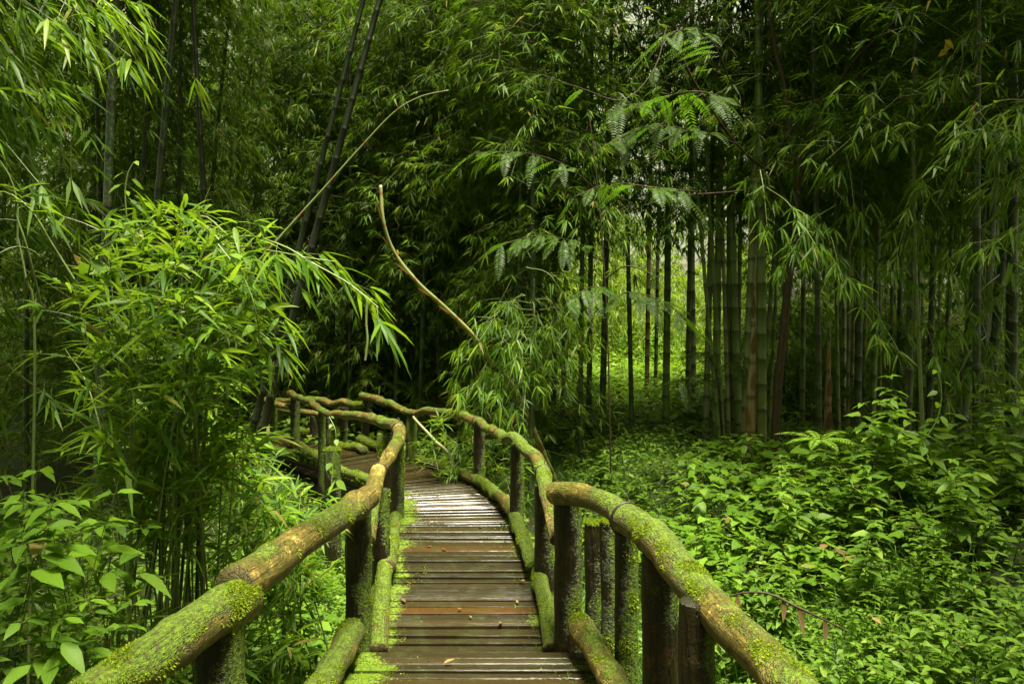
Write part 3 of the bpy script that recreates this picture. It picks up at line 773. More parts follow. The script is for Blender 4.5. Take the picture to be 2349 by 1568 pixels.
# --- culms that can be told apart: foot px, distance, lean, width px, kind, crown, label
ORD0 = ['leftmost', 'second', 'third', 'fourth', 'fifth', 'sixth', 'seventh', 'eighth', 'ninth']
NAMED = [
 (1708, 11.6, 42, 24, 'grey', 'top', 'thick pale grey-green bamboo culm leaning right in the big clump'),
 (1748, 11.4, -2, 23, 'green', None, 'straight green bamboo culm, rightmost upright of the pale big clump'),
 (1697, 12.4, -40, 19, 'green', None, 'dark green bamboo culm leaning left behind the pale grey-green culm'),
 (1684, 13.0, -20, 17, 'green', 'thin', 'dim bamboo culm at the back of the big clump'),
 (1641, 12.6, 12, 18, 'green', 'top', 'green bamboo culm standing alone just left of the big clump'),
 (1618, 13.2, 28, 15, 'grey', 'thin', 'slender pale bamboo culm left of the big clump with brownish foot'),
 (1577, 14.5, 14, 13, 'green', None, 'thin green bamboo culm in front of the bright clearing'),
 (1592, 15.5, -10, 12, 'grey', 'thin', 'thin greyish bamboo culm against the brightest leaves of the clearing'),
 (1526, 13.6, 18, 17, 'green', 'thin', 'lone two-tone bamboo culm, pale above and dark green below, at the clearing'),
 (1503, 17.5, 16, 9, 'dark', None, 'very thin dark bamboo culm left of the two-tone culm'),
 (1483, 17.0, 14, 11, 'brown', None, 'thin brown bamboo culm in front of the clearing'),
 (1380, 13.4, 26, 15, 'dark', 'thin', 'dark bamboo culm, right one of the close pair behind the fern-leaved branches'),
 (1350, 13.6, 14, 13, 'dark', 'thin', 'dark bamboo culm, left one of the close pair behind the fern-leaved branches'),
 (1291, 15.4, 18, 13, 'brown', 'thin', 'tan bamboo culm with dry brown sheath at its foot'),
 (1270, 16.0, 10, 13, 'dark', 'thin', 'dark bamboo culm just left of the tan culm with dry sheath'),
 (1240, 15.0, -6, 14, 'green', 'thin', 'green bamboo culm with brown foot right of the low drooping bamboo'),
 (1219, 11.6, 6, 15, 'dark', 'low', 'low bamboo with a dark green culm and feathery sprays drooping to the ground'),
 (1186, 12.6, 10, 11, 'green', 'low', 'slim green bamboo whose sprays hang over the bridge handrail bend'),
 (1125, 16.5, 0, 12, 'grey', 'mid', 'grey bamboo culm rising behind the middle of the bridge'),
 (1083, 18.0, 60, 11, 'grey', 'mid', 'grey bamboo culm leaning right beside the upright grey one'),
 (1012, 15.6, -40, 10, 'brown', 'mid', 'thin bamboo culm with peeling brown bark behind the bridge'),
 (906, 17.0, 22, 10, 'brown', 'mid', 'thin reddish-brown bamboo culm behind the far handrail'),
 (884, 17.4, -18, 13, 'grey', 'mid', 'grey bamboo culm above the far handrail post'),
 (872, 18.6, 6, 10, 'grey', 'mid', 'thin grey bamboo culm at the left of the grey one above the far post'),
 (835, 19.0, -130, 9, 'grey', 'mid', 'thin grey bamboo culm leaning far left in the thicket'),
 (762, 17.5, 8, 11, 'dark', 'mid', 'dim upright bamboo culm above the left handrail end'),
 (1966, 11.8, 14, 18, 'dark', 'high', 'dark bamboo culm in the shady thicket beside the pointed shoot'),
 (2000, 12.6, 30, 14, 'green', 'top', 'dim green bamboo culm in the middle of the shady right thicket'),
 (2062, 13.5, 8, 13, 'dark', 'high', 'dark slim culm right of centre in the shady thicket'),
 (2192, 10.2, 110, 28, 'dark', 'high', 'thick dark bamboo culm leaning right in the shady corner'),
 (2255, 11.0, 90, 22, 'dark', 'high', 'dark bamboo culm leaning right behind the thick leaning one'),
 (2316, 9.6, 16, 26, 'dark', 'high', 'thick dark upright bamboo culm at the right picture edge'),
 (2130, 12.5, 24, 15, 'dark', 'mid', 'dark slim culm left of the thick leaning culm'),
 (1935, 14.8, 4, 11, 'grey', 'high', 'thin pale culm deep behind the pointed shoot'),
 (1840, 14.2, 8, 12, 'green', 'top', 'slim green culm right of the forked tree'),
 (530, 9.3, 270, 21, 'black', None, 'long shade-dark bamboo culm leaning right across the upper left, front one of a pair'),
 (520, 9.8, 250, 17, 'black', None, 'long shade-dark bamboo culm leaning right across the upper left, rear one of a pair'),
 (512, 10.5, -62, 16, 'black', None, 'shade-dark bamboo culm leaning left between the leaning pair and the bright bush'),
 (372, 12.8, -4, 14, 'black', 'mid', 'shade-dark upright bamboo culm behind the left bush top'),
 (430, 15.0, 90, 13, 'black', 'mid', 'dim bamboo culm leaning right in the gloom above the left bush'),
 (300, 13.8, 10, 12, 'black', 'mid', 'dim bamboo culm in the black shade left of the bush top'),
]
for t in NAMED:
    bamboo(t[0], t[1], t[2], t[3], t[4], t[5], t[6])

# slim stems fanning out of the big clump and of the shady thicket
for i, (px, d, ln, w, kd) in enumerate([(1660, 12.2, -60, 11, 'green'), (1672, 12.6, -28, 10, 'grey'), (1668, 12.9, 6, 9, 'green'), (1690, 12.8, 18, 10, 'green'), (1715, 12.6, 66, 10, 'green'), (1728, 12.9, 30, 9, 'grey'), (1740, 12.5, 85, 11, 'green'), (1762, 12.8, 55, 9, 'green'), (1652, 12.0, -90, 10, 'green')]):
    bamboo(px, d, ln, w, kd, None if i % 2 else 'thin', ORD0[i] + ' from the left of the slim stems fanning out of the big bamboo clump', 'slim stems of the big clump')
for i, (px, d, ln, w, kd) in enumerate([(1925, 12.4, -20, 9, 'green'), (1945, 13.0, 6, 8, 'grey'), (1978, 13.4, 24, 9, 'green'), (2020, 12.8, -8, 8, 'green'), (2040, 13.6, 16, 9, 'grey'), (2085, 12.9, 40, 9, 'green'), (2105, 13.5, 12, 8, 'green'), (2160, 13.0, 50, 9, 'dark')]):
    bamboo(px, d, ln, w, kd, None if i % 2 else 'thin', ORD0[i] + ' from the left of the slim stems in the shady right thicket', 'slim stems of the shady thicket')
# --- the thicket further back
def in_clearing(x, y):
    a = math.atan2(x, y)
    return 0.04 < a < .31 and 15.5 < y < 30
back, tries = [], 0
ZONES = {}
while len(back) < 84 and tries < 6000:
    tries += 1
    y = random.uniform(15.5, 31); a = random.uniform(-.66, .66); x = y * math.tan(a)
    if in_clearing(x, y) or (-7 < x < .5 and y < 17): continue
    if any((x - p[0]) ** 2 + (y - p[1]) ** 2 < 1.35 ** 2 for p in back): continue
    back.append((x, y))
zone_names = [(-.7, -.32, 'in the black thicket behind the left bush'), (-.32, -.12, 'in the dim thicket behind the far handrail'),
              (-.12, .08, 'in the thicket behind the middle of the bridge'), (.08, .30, 'beyond the bright clearing'), (.30, .7, 'deep in the shady right thicket')]
for x, y in back:
    a = math.atan2(x, y)
    zn = next(z for z in zone_names if z[0] <= a < z[1])[2]
    kd = random.choice(['dark', 'dark', 'green', 'grey', 'brown'])
    look = dict(dark='dark', green='dull green', grey='greyish', brown='brownish')[kd]
    bamboo(a / 1 * 0 + CX + x / y * F, y, random.gauss(0, 45), .085 * F / y, kd, random.choice(['low', 'mid', 'mid']),
           f'{look} bamboo culm among look-alikes {zn}', f'{look} background bamboo {zn}', H=random.uniform(.95, 1.2), bend=random.choice([0, 0, 1, -1]))
# front-row leafy bamboos without a visible foot (their culms are lost among the leaves)
for px, d, lean, cr, lb in [(250, 12.0, -30, 'low', 'leafy dark bamboo in the shade behind the left bush'),
                            (60, 11.5, 0, 'low', 'leafy dark bamboo at the far left of the picture, behind the vines'),
                            (640, 17.0, 40, 'mid', 'leafy bamboo over the left handrail, lit from above'),
                            (960, 14.2, 30, 'mid', 'leafy bamboo with dense dark sprays above the bare arching shoot'),
                            (1080, 14.6, -20, 'mid', 'leafy bamboo in the upper middle with bright drooping sprays'),
                            (1180, 13.4, 20, 'mid', 'leafy bamboo in the upper middle with long hanging sprays'),
                            (1330, 12.2, 10, 'high', 'leafy bamboo with high sprays over the dark pair of culms'),
                            (1450, 12.8, -20, 'high', 'leafy bamboo with high sprays left of the clearing'),
                            (905, 14.9, 20, 'low', 'leafy bamboo in the middle distance just left of the arching bare shoot'),
                            (1010, 17.2, -10, 'low', 'leafy bamboo in the middle distance under the arching bare shoot'),
                            (800, 15.4, 10, 'low', 'leafy bamboo in the middle distance above the far handrail'),
                            (705, 16.2, -20, 'low', 'leafy bamboo in the middle distance above the far left end of the bridge'),
                            (1060, 15.4, 0, 'low', 'leafy bamboo in the middle distance behind the middle railing'),
                            (2080, 9.0, 20, 'high', 'leafy bamboo shading the right thicket, with blurred hanging sprays'),
                            (1880, 10.5, -10, 'high', 'leafy bamboo with high dark sprays right of the forked tree'),
                            (2240, 8.2, 0, 'mid', 'leafy dark bamboo behind the sunlit spray at the right edge'),
                            (400, 13.0, 20, 'mid', 'leafy dark bamboo above the left bush'),
                            (720, 18.0, 10, 'mid', 'leafy bamboo with small dark sprays left of the arching shoot')]:
    bamboo(px, d, lean, .08 * F / d, 'dark', cr, lb, H=1.0)

# --- knee to head high bamboo tufts under the culms
CR_YOUNG_SUNLIT = [crown_mesh(.1, 3.2, 60, 1.2, .22, .030, 9, mat='bamboo_young_sunlit') for _ in range(2)]
for i, (x, y) in enumerate([(5.9, 22.0), (6.8, 24), (4.4, 24.5), (1.4, 24.5), (2.8, 25.6), (5.6, 26), (7.3, 26.5), (3.9, 27), (1.6, 27.5), (7.9, 28.8), (5.4, 29.2), (3.2, 29.5), (6.6, 29.8), (.9, 30)]):
    o = empty('bamboo_tuft', (x, y, float(gz(x, y))), (0, 0, random.uniform(0, 6.28)))
    tag(o, 'young bamboo tuft in the clearing, its leaves tinted bright yellow-green as if sunlit', 'bamboo', 'young sunlit-tinted bamboo tufts in the clearing')
    link('foliage', random.choice(CR_YOUNG_SUNLIT), o, scale=(1, 1, random.uniform(.7, 2.0)))
tf, tries = [], 0
while len(tf) < 64 and tries < 4000:
    tries += 1
    y = random.uniform(12.5, 27); a = random.uniform(-.62, .62); x = y * math.tan(a)
    if in_clearing(x, y) or (.02 < a < .33 and y < 17) or (-6.5 < x < .8 and y < 16): continue
    if any((x - p[0]) ** 2 + (y - p[1]) ** 2 < 1.3 ** 2 for p in tf): continue
    tf.append((x, y))
for x, y in tf:
    a = math.atan2(x, y); zn = next(z for z in zone_names if z[0] <= a < z[1])[2]
    o = empty('bamboo_tuft', (x, y, float(gz(x, y))), (0, 0, random.uniform(0, 6.28)))
    tag(o, f'low bamboo tuft among look-alikes {zn}', 'bamboo', f'low bamboo tufts {zn}')
    link('foliage', random.choice(CR_SHRUB), o, scale=random.uniform(.7, 1.5))

# --- bamboo added out of view round and behind the viewer, whose crowns shade the scene
for x, y in [(-6, 0), (-4.5, -3), (-2, -6), (1, -7), (4, -5.5), (6.5, -3), (4.6, -1), (7.5, 1), (8.4, 4.5), (8.2, 7.4), (-3.9, 1.9), (-2.9, 1.0), (5.6, 6.4), (6.6, 8.6), (-6.0, 6.6), (-6.9, 9.0), (6.8, 4.6), (5.6, 4.7), (-2.4, 1.3), (-4.3, 4.6), (4.9, 2.5), (-6.5, 3), (-7.5, 6.5), (-5.6, 8), (-3.5, -8), (3, -9), (6.4, 1.2), (-7, -4), (-3, -3.6), (-1.2, -4.2), (.6, -4.0), (2.4, -3.4), (3.6, -2.6), (-4.2, -1.4), (0, -5.4), (-2.2, -5), (1.8, -5.2), (4.2, .4), (-5.2, 1.0), (4.6, -4)]:
    bamboo(CX + x / 1 * F, 1, 0, 20, 'dark', 'high', 'bamboo added for shade round the viewer outside the picture', 'bamboo round the viewer') if False else None
    o = empty('bamboo', (x, y, float(gz(x, y)) - .05)); tag(o, 'leafy bamboo of the wood outside the picture, added to shade the scene', 'bamboo', 'bamboo added for shade round the view')
    link('culm', CULM['dark', 0], o, scale=(1, 1, 1)); link('foliage', random.choice(CR_TOP if (-4.4 < x < -2.2 and 0 < y < 4.7) or y > 4.55 or (3.8 < x < 5 and 1.3 < y < 3.2) else (CR_LOW if y < 1.5 else CR_MID)), o, rot=(0, 0, random.uniform(0, 6.28)), scale=(1.1, 1.1, 1))

for x, y in [(-4.3, 8.2), (-5.9, 7.8), (-7.4, 10.5), (-6.0, 12.4), (-5.0, 10.4), (-8.8, 13.2), (-9.5, 10.2), (-7.4, 15.2)]:  # tall crowns added above the picture to darken the left thicket
    o = empty('bamboo', (x, y, float(gz(x, y)) - .05), (0, random.uniform(-.06, .10), 0)); tag(o, 'tall dim bamboo added to shade the upper left thicket, its crown above the picture', 'bamboo', 'tall bamboo added to shade the left thicket')
    link('culm', CULM['dark', 0], o, scale=(.9, .9, 1.5)); link('foliage', random.choice(CR_TOP), o, rot=(0, 0, random.uniform(0, 6.28)), scale=(1.3, 1.3, 1.5))
for x, y in [(5.6, 9.6), (7.2, 10.8), (8.8, 12.0), (7.8, 13.2), (8.4, 9.2), (6.6, 8.4)]:  # unseen high crowns put in to keep the right side in shade
    o = empty('bamboo', (x, y, float(gz(x, y)) - .05), (0, random.uniform(-.03, .10), 0)); tag(o, 'tall dim bamboo added to shade the right thicket, its crown above the picture', 'bamboo', 'tall bamboo added to shade the right thicket')
    link('culm', CULM['dark', 0], o, scale=(.9, .9, 1.5)); link('foliage', random.choice(CR_TOP), o, rot=(0, 0, random.uniform(0, 6.28)), scale=(1.3, 1.3, 1.5))

# --- far-off wood as one mass
def far_wood():
    g = Geo(); n = 42000
    y = rng.uniform(30, 46, n); a = rng.uniform(-.75, .75, n)
    x = y * np.tan(a); z = gz(x, y) + 24 * rng.random(n) ** 1.1
    pos = np.column_stack([x, y, z])
    wedge = (a > .05) & (a < .33)
    z = np.where(wedge, gz(x, y) + (z - gz(x, y)) * .6, z); pos = np.column_stack([x, y, z])
    gap = (a > .14) & (a < .30) & (z < 11)
    keep = fbm(pos * np.array([.35, .35, .3]), 3) > np.where(gap, .55, .36)
    pos = pos[keep]
    az = rng.uniform(0, 6.28, len(pos)); ax = np.column_stack([np.cos(az), np.sin(az), np.full(len(pos), -.35)])
    fan(g, pos, ax, 7, .50, .075, 1.1, .3, BAMBOO_FAR, False, .6)
    o = link('far_bamboo_wood', g.mesh('far_bamboo_wood', M['bamboo_far']))
    tag(o, 'far-off bamboo foliage closing the view behind the thicket', 'wood', kind='stuff')
far_wood()

# ------------------------------------------------------------------ bare shoots
def shoot(name, pts, r, mat, label, gap=.28, r_end=.15, scales=True):
    pts = np.asarray(pts, float)
    C = catmull(pts, .035)
    s = np.concatenate([[0], np.cumsum(np.linalg.norm(np.diff(C, axis=0), axis=1))])
    L = s[-1]
    R = r * (1 - (1 - r_end) * (s / L) ** 1.3)
    base = pts[0]
    o = empty(name, base); tag(o, label, 'bamboo shoot')
    inv = Matrix.Translation(base).inverted()
    g = Geo()
    T = norm(np.gradient(C, axis=0)); seg = 12
    a = np.array([1.0, 0, 0]); U = np.zeros_like(C); u = a
    for i in range(len(C)):
        u = norm(u - T[i] * u.dot(T[i])); U[i] = u
    W = np.cross(T, U); th = np.arange(seg) / seg * 6.28318
    fr = np.mod(s, gap) / gap
    Rr = R * (1.06 - .10 * fr)
    V = C[:, None] + (U[:, None] * np.cos(th)[None, :, None] + W[:, None] * np.sin(th)[None, :, None]) * Rr[:, None, None]
    nd = np.exp(-((fr - .93) / .07) ** 2)
    A = np.stack([np.cos(th)[None] * R[:, None], np.sin(th)[None] * R[:, None], np.repeat(s[:, None], seg, 1)], -1)
    B = np.stack([np.repeat(nd[:, None], seg, 1), np.full((len(s), seg), .5), np.repeat((s / L)[:, None], seg, 1)], -1)
    n = len(s); i = np.arange(n - 1)[:, None] * seg; j = np.arange(seg)[None]; j2 = (j + 1) % seg
    f = np.stack([i + j, i + j2, i + seg + j2, i + seg + j], -1).reshape(-1, 4)
    g.add(V.reshape(-1, 3), [f, (np.arange(seg) + (n - 1) * seg)[None]], A.reshape(-1, 3), B.reshape(-1, 3))
    m = link('stem', g.mesh('stem', M[mat]), o); m.matrix_parent_inverse = inv
    if scales:
        k = np.arange(1, int(L / gap)); idx = np.searchsorted(s, k * gap)
        idx = idx[idx < n - 2]
        ang = rng.uniform(2.2, 4.2, len(idx)) + 1.2
        nn = U[idx] * np.cos(ang)[:, None] + W[idx] * np.sin(ang)[:, None]
        for q_ in range(len(idx)):
            g2 = Geo(); k1 = slice(q_, q_ + 1); ii = idx[k1]
            leaves(g2, C[ii] + nn[k1] * R[ii][:, None] * .95, T[ii] + nn[k1] * .10, nn[k1], gap * .75, R[ii] * 2.0, OVATE, 0, -.45, True)
            q = link('sheath', g2.mesh('sheath', M['dead']), o); q.matrix_parent_inverse = inv
    return o
def foot(px, d, dz=-.05):
    x = PX(px, d); return np.array([x, d, float(gz(x, d)) + dz])
shoot('bamboo_shoot', [foot(1898, 11.0), P(1900, 870, 11.0), P(1905, 735, 11.0)], .068, 'shoot', 'stout pointed bamboo shoot with pale sheaths standing alone right of the forked tree', .45, .06)
shoot('bamboo_shoot', [foot(1722, 11.0), P(1722, 900, 11.0), P(1726, 820, 11.0), P(1735, 560, 11.0)], .066, 'shoot', 'yellowish sheathed bamboo shoot at the foot of the pale big clump', .5, .05)
shoot('bamboo_shoot', [foot(1290, 10.9), P(1190, 910, 10.4), P(1130, 835, 10.0), P(1085, 770, 9.7), P(1020, 705, 9.4), P(960, 650, 9.2), P(905, 580, 9.1), P(880, 510, 9.0), P(873, 425, 9.0)], .040, 'shoot_pale', 'bare curved bamboo shoot arching up to the left above the bridge', .36, .45)
shoot('bamboo_shoot', [foot(1085, 9.6, -.2), P(1040, 1066, 9.9), P(995, 1008, 10.1), P(955, 965, 10.3), P(948, 955, 10.35)], .034, 'shoot_green', 'short bare bamboo shoot leaning behind the bridge post at the bend', .36, .5, False)
shoot('bamboo_shoot', [foot(330, 7.6), P(470, 740, 7.6), P(565, 632, 7.6), P(655, 530, 7.6), P(745, 430, 7.6), P(830, 335, 7.6), P(905, 257, 7.6), P(965, 222, 7.6), P(1030, 207, 7.6)], .024, 'shoot_green', 'thin bright green shoot leaning right across the dark upper left', .45, .2, False)

# ------------------------------------------------------------------ fern-leaved (pinnate) tree
def frond(g, base, d, length, n, leafL, leafW, droop):
    """pinnate leaf: rachis with paired oblong leaflets"""
    d = norm(np.asarray(d, float)); t = np.linspace(.1, 1, n)
    down = np.array([0, 0, -1.0])
    C = base + d * (length * t)[:, None] + down * (droop * length * t ** 2)[:, None]
    T = norm(np.gradient(C, axis=0))
    s = norm(np.cross(T, np.array([0, 0, 1.0]))); up = np.cross(s, T)
    sz = np.sin(np.clip(t, .05, 1) * math.pi * .86 + .25)
    for sg in (-1, 1):
        dd = s * sg + T * .45 + down * .12 + rng.normal(0, .05, (n, 3))
        leaves(g, C, dd, up + rng.normal(0, .10, (n, 3)), leafL * sz, leafW * (.6 + .4 * sz), OVAL_FAR, .12, 0, False, rnd=np.clip(rng.normal(.5, .2, n), 0, 1))
    twigs(g, base[None] + 0 * d, (base + d * length * .5 + down * droop * length * .25)[None], (base + d * length + down * droop * length)[None], .004)
def fern_branch(name, pts, n_fr, fl, label_unused=None, leafL=.080, leafW=.020, r=.009, start=.25, droop=.4):
    n_fr = int(n_fr * 1.4)
    pts = np.asarray(pts, float); C = catmull(pts, .05)
    g = Geo(); tube(g, pts, np.linspace(r, r * .35, len(pts)), 6, .12)
    bm = g.mesh('branch', M['bark'])
    h = Geo()
    T = norm(np.gradient(C, axis=0))
    for q in np.linspace(start, 1, n_fr):
        i = min(len(C) - 1, int(q * (len(C) - 1)))
        sd = norm(np.cross(T[i], [0, 0, 1.0])) * random.choice((-1, 1))
        dv = T[i] * random.uniform(.3, 1) + sd * random.uniform(.3, 1.1) + np.array([0, 0, random.uniform(-.45, .15)])
        frond(h, C[i], dv, fl * .78 * random.uniform(.5, 1.3), 17, leafL, leafW, droop * random.uniform(.6, 1.5))
    return bm, h.mesh('fronds', M['pinnate'])
def fern_tree(px, d, label, trunk_pts, r, limbs, fronds):
    base = np.array(trunk_pts[0]); o = empty('pinnate_tree', base); tag(o, label, 'tree')
    inv = Matrix.Translation(base).inverted()
    g = Geo(); tube(g, trunk_pts, np.linspace(r, r * .7, len(trunk_pts)), 12, .1, .12, lumpscale=3)
    a = link('trunk', g.mesh('trunk', M['bark']), o); a.matrix_parent_inverse = inv
    for lp, lr in limbs:
        g = Geo(); tube(g, lp, np.linspace(lr, lr * .4, len(lp)), 8, .1, .1)
        b = link('limb', g.mesh('limb', M['bark']), o); b.matrix_parent_inverse = inv
    for fp, nf, fl in fronds:
        bm, fm = fern_branch('branch', fp, nf, fl)
        b = link('branch', bm, o); b.matrix_parent_inverse = inv
        c = link('fronds', fm, b)
    return o
D1 = 10.2
fork = P(1834, 372, D1)
fern_tree(1776, D1, 'slender brown forked tree with fern-like leaves in front of the shady thicket',
   [foot(1775, D1), P(1782, 930, D1), P(1803, 700, D1), P(1826, 500, D1), fork], .058,
   [([fork, P(1815, 330, D1), P(1800, 200, D1), P(1780, 120, D1), P(1755, -40, D1), P(1735, -220, D1)], .042),
    ([fork, P(1870, 300, D1 - .2), P(1930, 180, D1 - .4), P(1990, 110, D1 - .6), P(2080, 20, D1 - .8), P(2190, -120, D1 - 1)], .034),
    ([fork, P(1885, 310, D1 + .2), P(1960, 240, D1 + .3), P(2020, 190, D1 + .4), P(2150, 100, D1 + .5)], .026),
    ([P(1815, 400, D1), P(1760, 390, D1 - .1), P(1690, 330, D1 - .3), P(1600, 200, D1 - .6), P(1530, 60, D1 - .9)], .022),
    ([P(1822, 470, D1), P(1760, 430, D1 - .3), P(1680, 440, D1 - .6), P(1560, 450, D1 - .9), P(1480, 470, D1 - 1.1)], .016)],
   [([P(1530, 60, 9.3), P(1500, 160, 9.2), P(1430, 229, 9.1), P(1340, 205, 9.0), P(1242, 171, 8.9)], 3, .4),
    ([P(1680, 200, 9.4), P(1630, 90, 8.9), P(1560, 70, 8.5), P(1520, 90, 8.2)], 12, .62),
    ([P(1700, 240, 9.4), P(1600, 210, 7.6), P(1500, 230, 8.6), P(1400, 250, 8.3)], 15, .62),
    ([P(1690, 330, 9.6), P(1600, 300, 9.2), P(1480, 290, 8.9), P(1400, 330, 8.6)], 15, .60),
    ([P(1600, 440, 9.4), P(1500, 430, 7.6), P(1400, 420, 8.7), P(1320, 450, 8.5)], 10, .55),
    ([P(2000, 110, 9.6), P(2060, 110, 9.2), P(2150, 100, 8.9), P(2260, 110, 8.6)], 15, .55),
    ([P(2080, 60, 9.4), P(2180, 40, 9.0), P(2290, 50, 8.6), P(2380, 80, 8.4)], 15, .55),
    ([P(1900, 60, 9.6), P(1960, 20, 9.2), P(2050, -10, 8.9), P(2140, 10, 8.7)], 12, .55)])
D2 = 10.6
fern_tree(1380, D2, 'thin fern-leaved sapling among the dark pair of culms, with bright fronds',
   [foot(1402, D2), P(1395, 800, D2), P(1385, 600, D2), P(1370, 420, D2), P(1350, 250, D2)], .012,
   [([P(1388, 640, D2), P(1440, 610, D2 - .2), P(1520, 640, D2 - .5)], .012)],
   [([P(1385, 600, D2), P(1330, 560, D2 - .4), P(1240, 540, D2 - .8), P(1150, 560, D2 - 1.1)], 15, .6),
    ([P(1372, 440, D2), P(1300, 380, D2 - .4), P(1200, 350, D2 - .8), P(1090, 350, D2 - 1.1)], 12, .5),
    ([P(1388, 660, D2), P(1350, 660, D2 - .5), P(1300, 690, D2 - .9)], 9, .55),
    ([P(1392, 700, D2), P(1440, 670, D2 - .5), P(1520, 690, D2 - .9), P(1570, 730, D2 - 1.1)], 14, .58)])
D3 = 12.0
fern_tree(1640, D3, 'small fern-leaved sapling with low fronds at the foot of the big clump',
   [foot(1660, D3), P(1650, 900, D3), P(1640, 840, D3)], .016, [],
   [([P(1648, 890, D3), P(1610, 860, D3 - .3), P(1560, 870, D3 - .6)], 8, .5), ([P(1642, 850, D3), P(1680, 830, D3 - .3), P(1720, 850, D3 - .5)], 8, .5),
    ([P(1640, 840, D3), P(1620, 810, D3 - .2), P(1590, 810, D3 - .4)], 7, .45)])

# ------------------------------------------------------------------ big-leaved bamboo close to the camera
def near_bamboo(name, base, branches, label, leafL=.24, leafW=.032, cat='bamboo', stems=(), density=15, k=6, spread=1.0, sag=.6, stemmat='culm_green'):
    """branches: list of point lists (metres) with leaf fans along their outer part"""
    global near_last
    o = empty(name, base); tag(o, label, cat); near_last = o.name
    inv = Matrix.Translation(base).inverted()
    for sp, r in stems:
        g = Geo(); tube(g, sp, np.linspace(r, r * .5, len(sp)), 8, .1)
        b = link('stem', g.mesh('stem', M[stemmat]), o); b.matrix_parent_inverse = inv
    g = Geo(); bg = Geo()
    for br in branches:
        pts, start = br[0], br[1]
        C = catmull(np.asarray(pts, float), .03); tube(bg, pts, np.linspace(.007, .0025, len(pts)), 5, .06)
        s = np.concatenate([[0], np.cumsum(np.linalg.norm(np.diff(C, axis=0), axis=1))]); L = s[-1]
        n = max(3, int(L * (1 - start) * density))
        q = np.concatenate([rng.uniform(start, 1, n - 1), [1.0]]) * L
        pos = np.array([np.interp(q, s, C[:, i]) for i in range(3)]).T
        T = norm(np.gradient(C, axis=0)); tg = norm(np.array([np.interp(q, s, T[:, i]) for i in range(3)]).T)
        off = rng.normal(0, 1, (n, 3)) * [1, 1, .7]; off = norm(off - tg * (off * tg).sum(-1, keepdims=True))
        sub = (off + tg * .7) * rng.uniform(.03, .20, (n, 1)); sub[-1] *= .05
        tip = pos + sub; tip[:, 2] -= .03
        twigs(bg, pos, (pos + tip) / 2 + [0, 0, .012], tip, .0022)
        fan(g, tip, norm(sub * 1.5 + tg * .22), k, leafL, leafW, spread, .32, BAMBOO, True, sag, .35, .22)
    b = link('twigs', bg.mesh('twigs', M['culm_brown' if stemmat == 'culm_brown' else 'culm_green']), o); b.matrix_parent_inverse = inv
    f = link('foliage', g.mesh('foliage', M['bamboo_near']), o); f.matrix_parent_inverse = inv
    return o

# the bright bush at the left
bb = foot(385, 4.3)
def arch(p_end, d0=None, lift=.5, j=.15, base=bb, start=.35):
    b = base + np.array([random.uniform(-.25, .25), random.uniform(-.2, .2), 0])
    e = np.asarray(p_end, float)
    m1 = b + (e - b) * .35 + np.array([0, 0, lift * 1.0]); m2 = b + (e - b) * .72 + np.array([0, 0, lift])
    return ([b, m1, m2, e], start)
br = []
for px, py, d in [(240, 520, 4.3), (300, 505, 4.5), (360, 515, 4.1), (420, 500, 4.4), (480, 520, 4.0), (540, 545, 4.2), (330, 560, 3.8), (400, 570, 3.7), (460, 590, 3.7),
                  (270, 600, 4.0), (210, 610, 4.4), (180, 690, 4.3), (240, 720, 3.8), (300, 680, 3.6), (520, 610, 3.8), (550, 650, 3.8), (560, 700, 4.1), (500, 760, 4.3), (480, 700, 3.6),
                  (600, 600, 4.2), (420, 680, 3.5), (350, 800, 4.6), (500, 850, 4.6), (440, 880, 4.9), (420, 880, 4.8), (450, 820, 5.0), (230, 830, 4.5), (150, 800, 4.9)]:
    br.append(arch(P(px, py, d), lift=random.uniform(.25, .55), start=.55))
# the two long arms reaching right
br.append(([bb, P(420, 620, 4.2), P(540, 545, 4.0), P(640, 560, 3.9), P(720, 605, 3.85), P(800, 650, 3.8), P(868, 705, 3.75)], .42))
br.append(([bb, P(430, 640, 4.2), P(530, 570, 4.0), P(620, 575, 3.95), P(700, 590, 3.9), P(770, 600, 3.9)], .5))
br.append(([bb, P(440, 800, 4.4), P(540, 740, 4.3), P(600, 765, 4.25), P(640, 800, 4.2)], .6))
br.append(([bb, P(440, 760, 4.3), P(520, 720, 4.2), P(575, 740, 4.1), P(600, 790, 4.1)], .45))
stems = []
for i in range(11):
    b = bb + np.array([random.uniform(-.3, .3), random.uniform(-.25, .25), 0]); e = P(random.uniform(300, 520), random.uniform(560, 680), random.uniform(3.9, 4.5))
    stems.append(([b, b + (e - b) * .5 + np.array([random.uniform(-.06, .06), 0, .05]), e], random.uniform(.008, .016)))
near_bamboo('bamboo_bush', bb, br, 'bright arching bamboo bush with long fresh leaves left of the bridge', .20, .0235, 'bush', stems, 12, 6, stemmat='culm_dark')

# low bamboo fringe between bush and bridge
lb = foot(640, 5.6)
br = []
for px, py, d in [(540, 1000, 5.6), (560, 1060, 5.2), (620, 1090, 5.4), (690, 1130, 5.5), (690, 1190, 5.0), (640, 1140, 4.8), (590, 1100, 4.9), (560, 1000, 5.0), (640, 1180, 4.6), (700, 1240, 5.2),
                  (570, 1120, 4.5), (600, 1230, 4.4), (480, 950, 5.4), (480, 1010, 5.2), (520, 1080, 4.8)]:
    br.append(arch(P(px, py, d), lift=random.uniform(.2, .4), base=lb + np.array([random.uniform(-.5, .3), random.uniform(-.5, .5), 0]), start=.35))
near_bamboo('bamboo_bush', lb, br, 'low bamboo thicket of yellow-green leaves spilling towards the left handrail', .20, .022, 'bush', [], 16, 6)

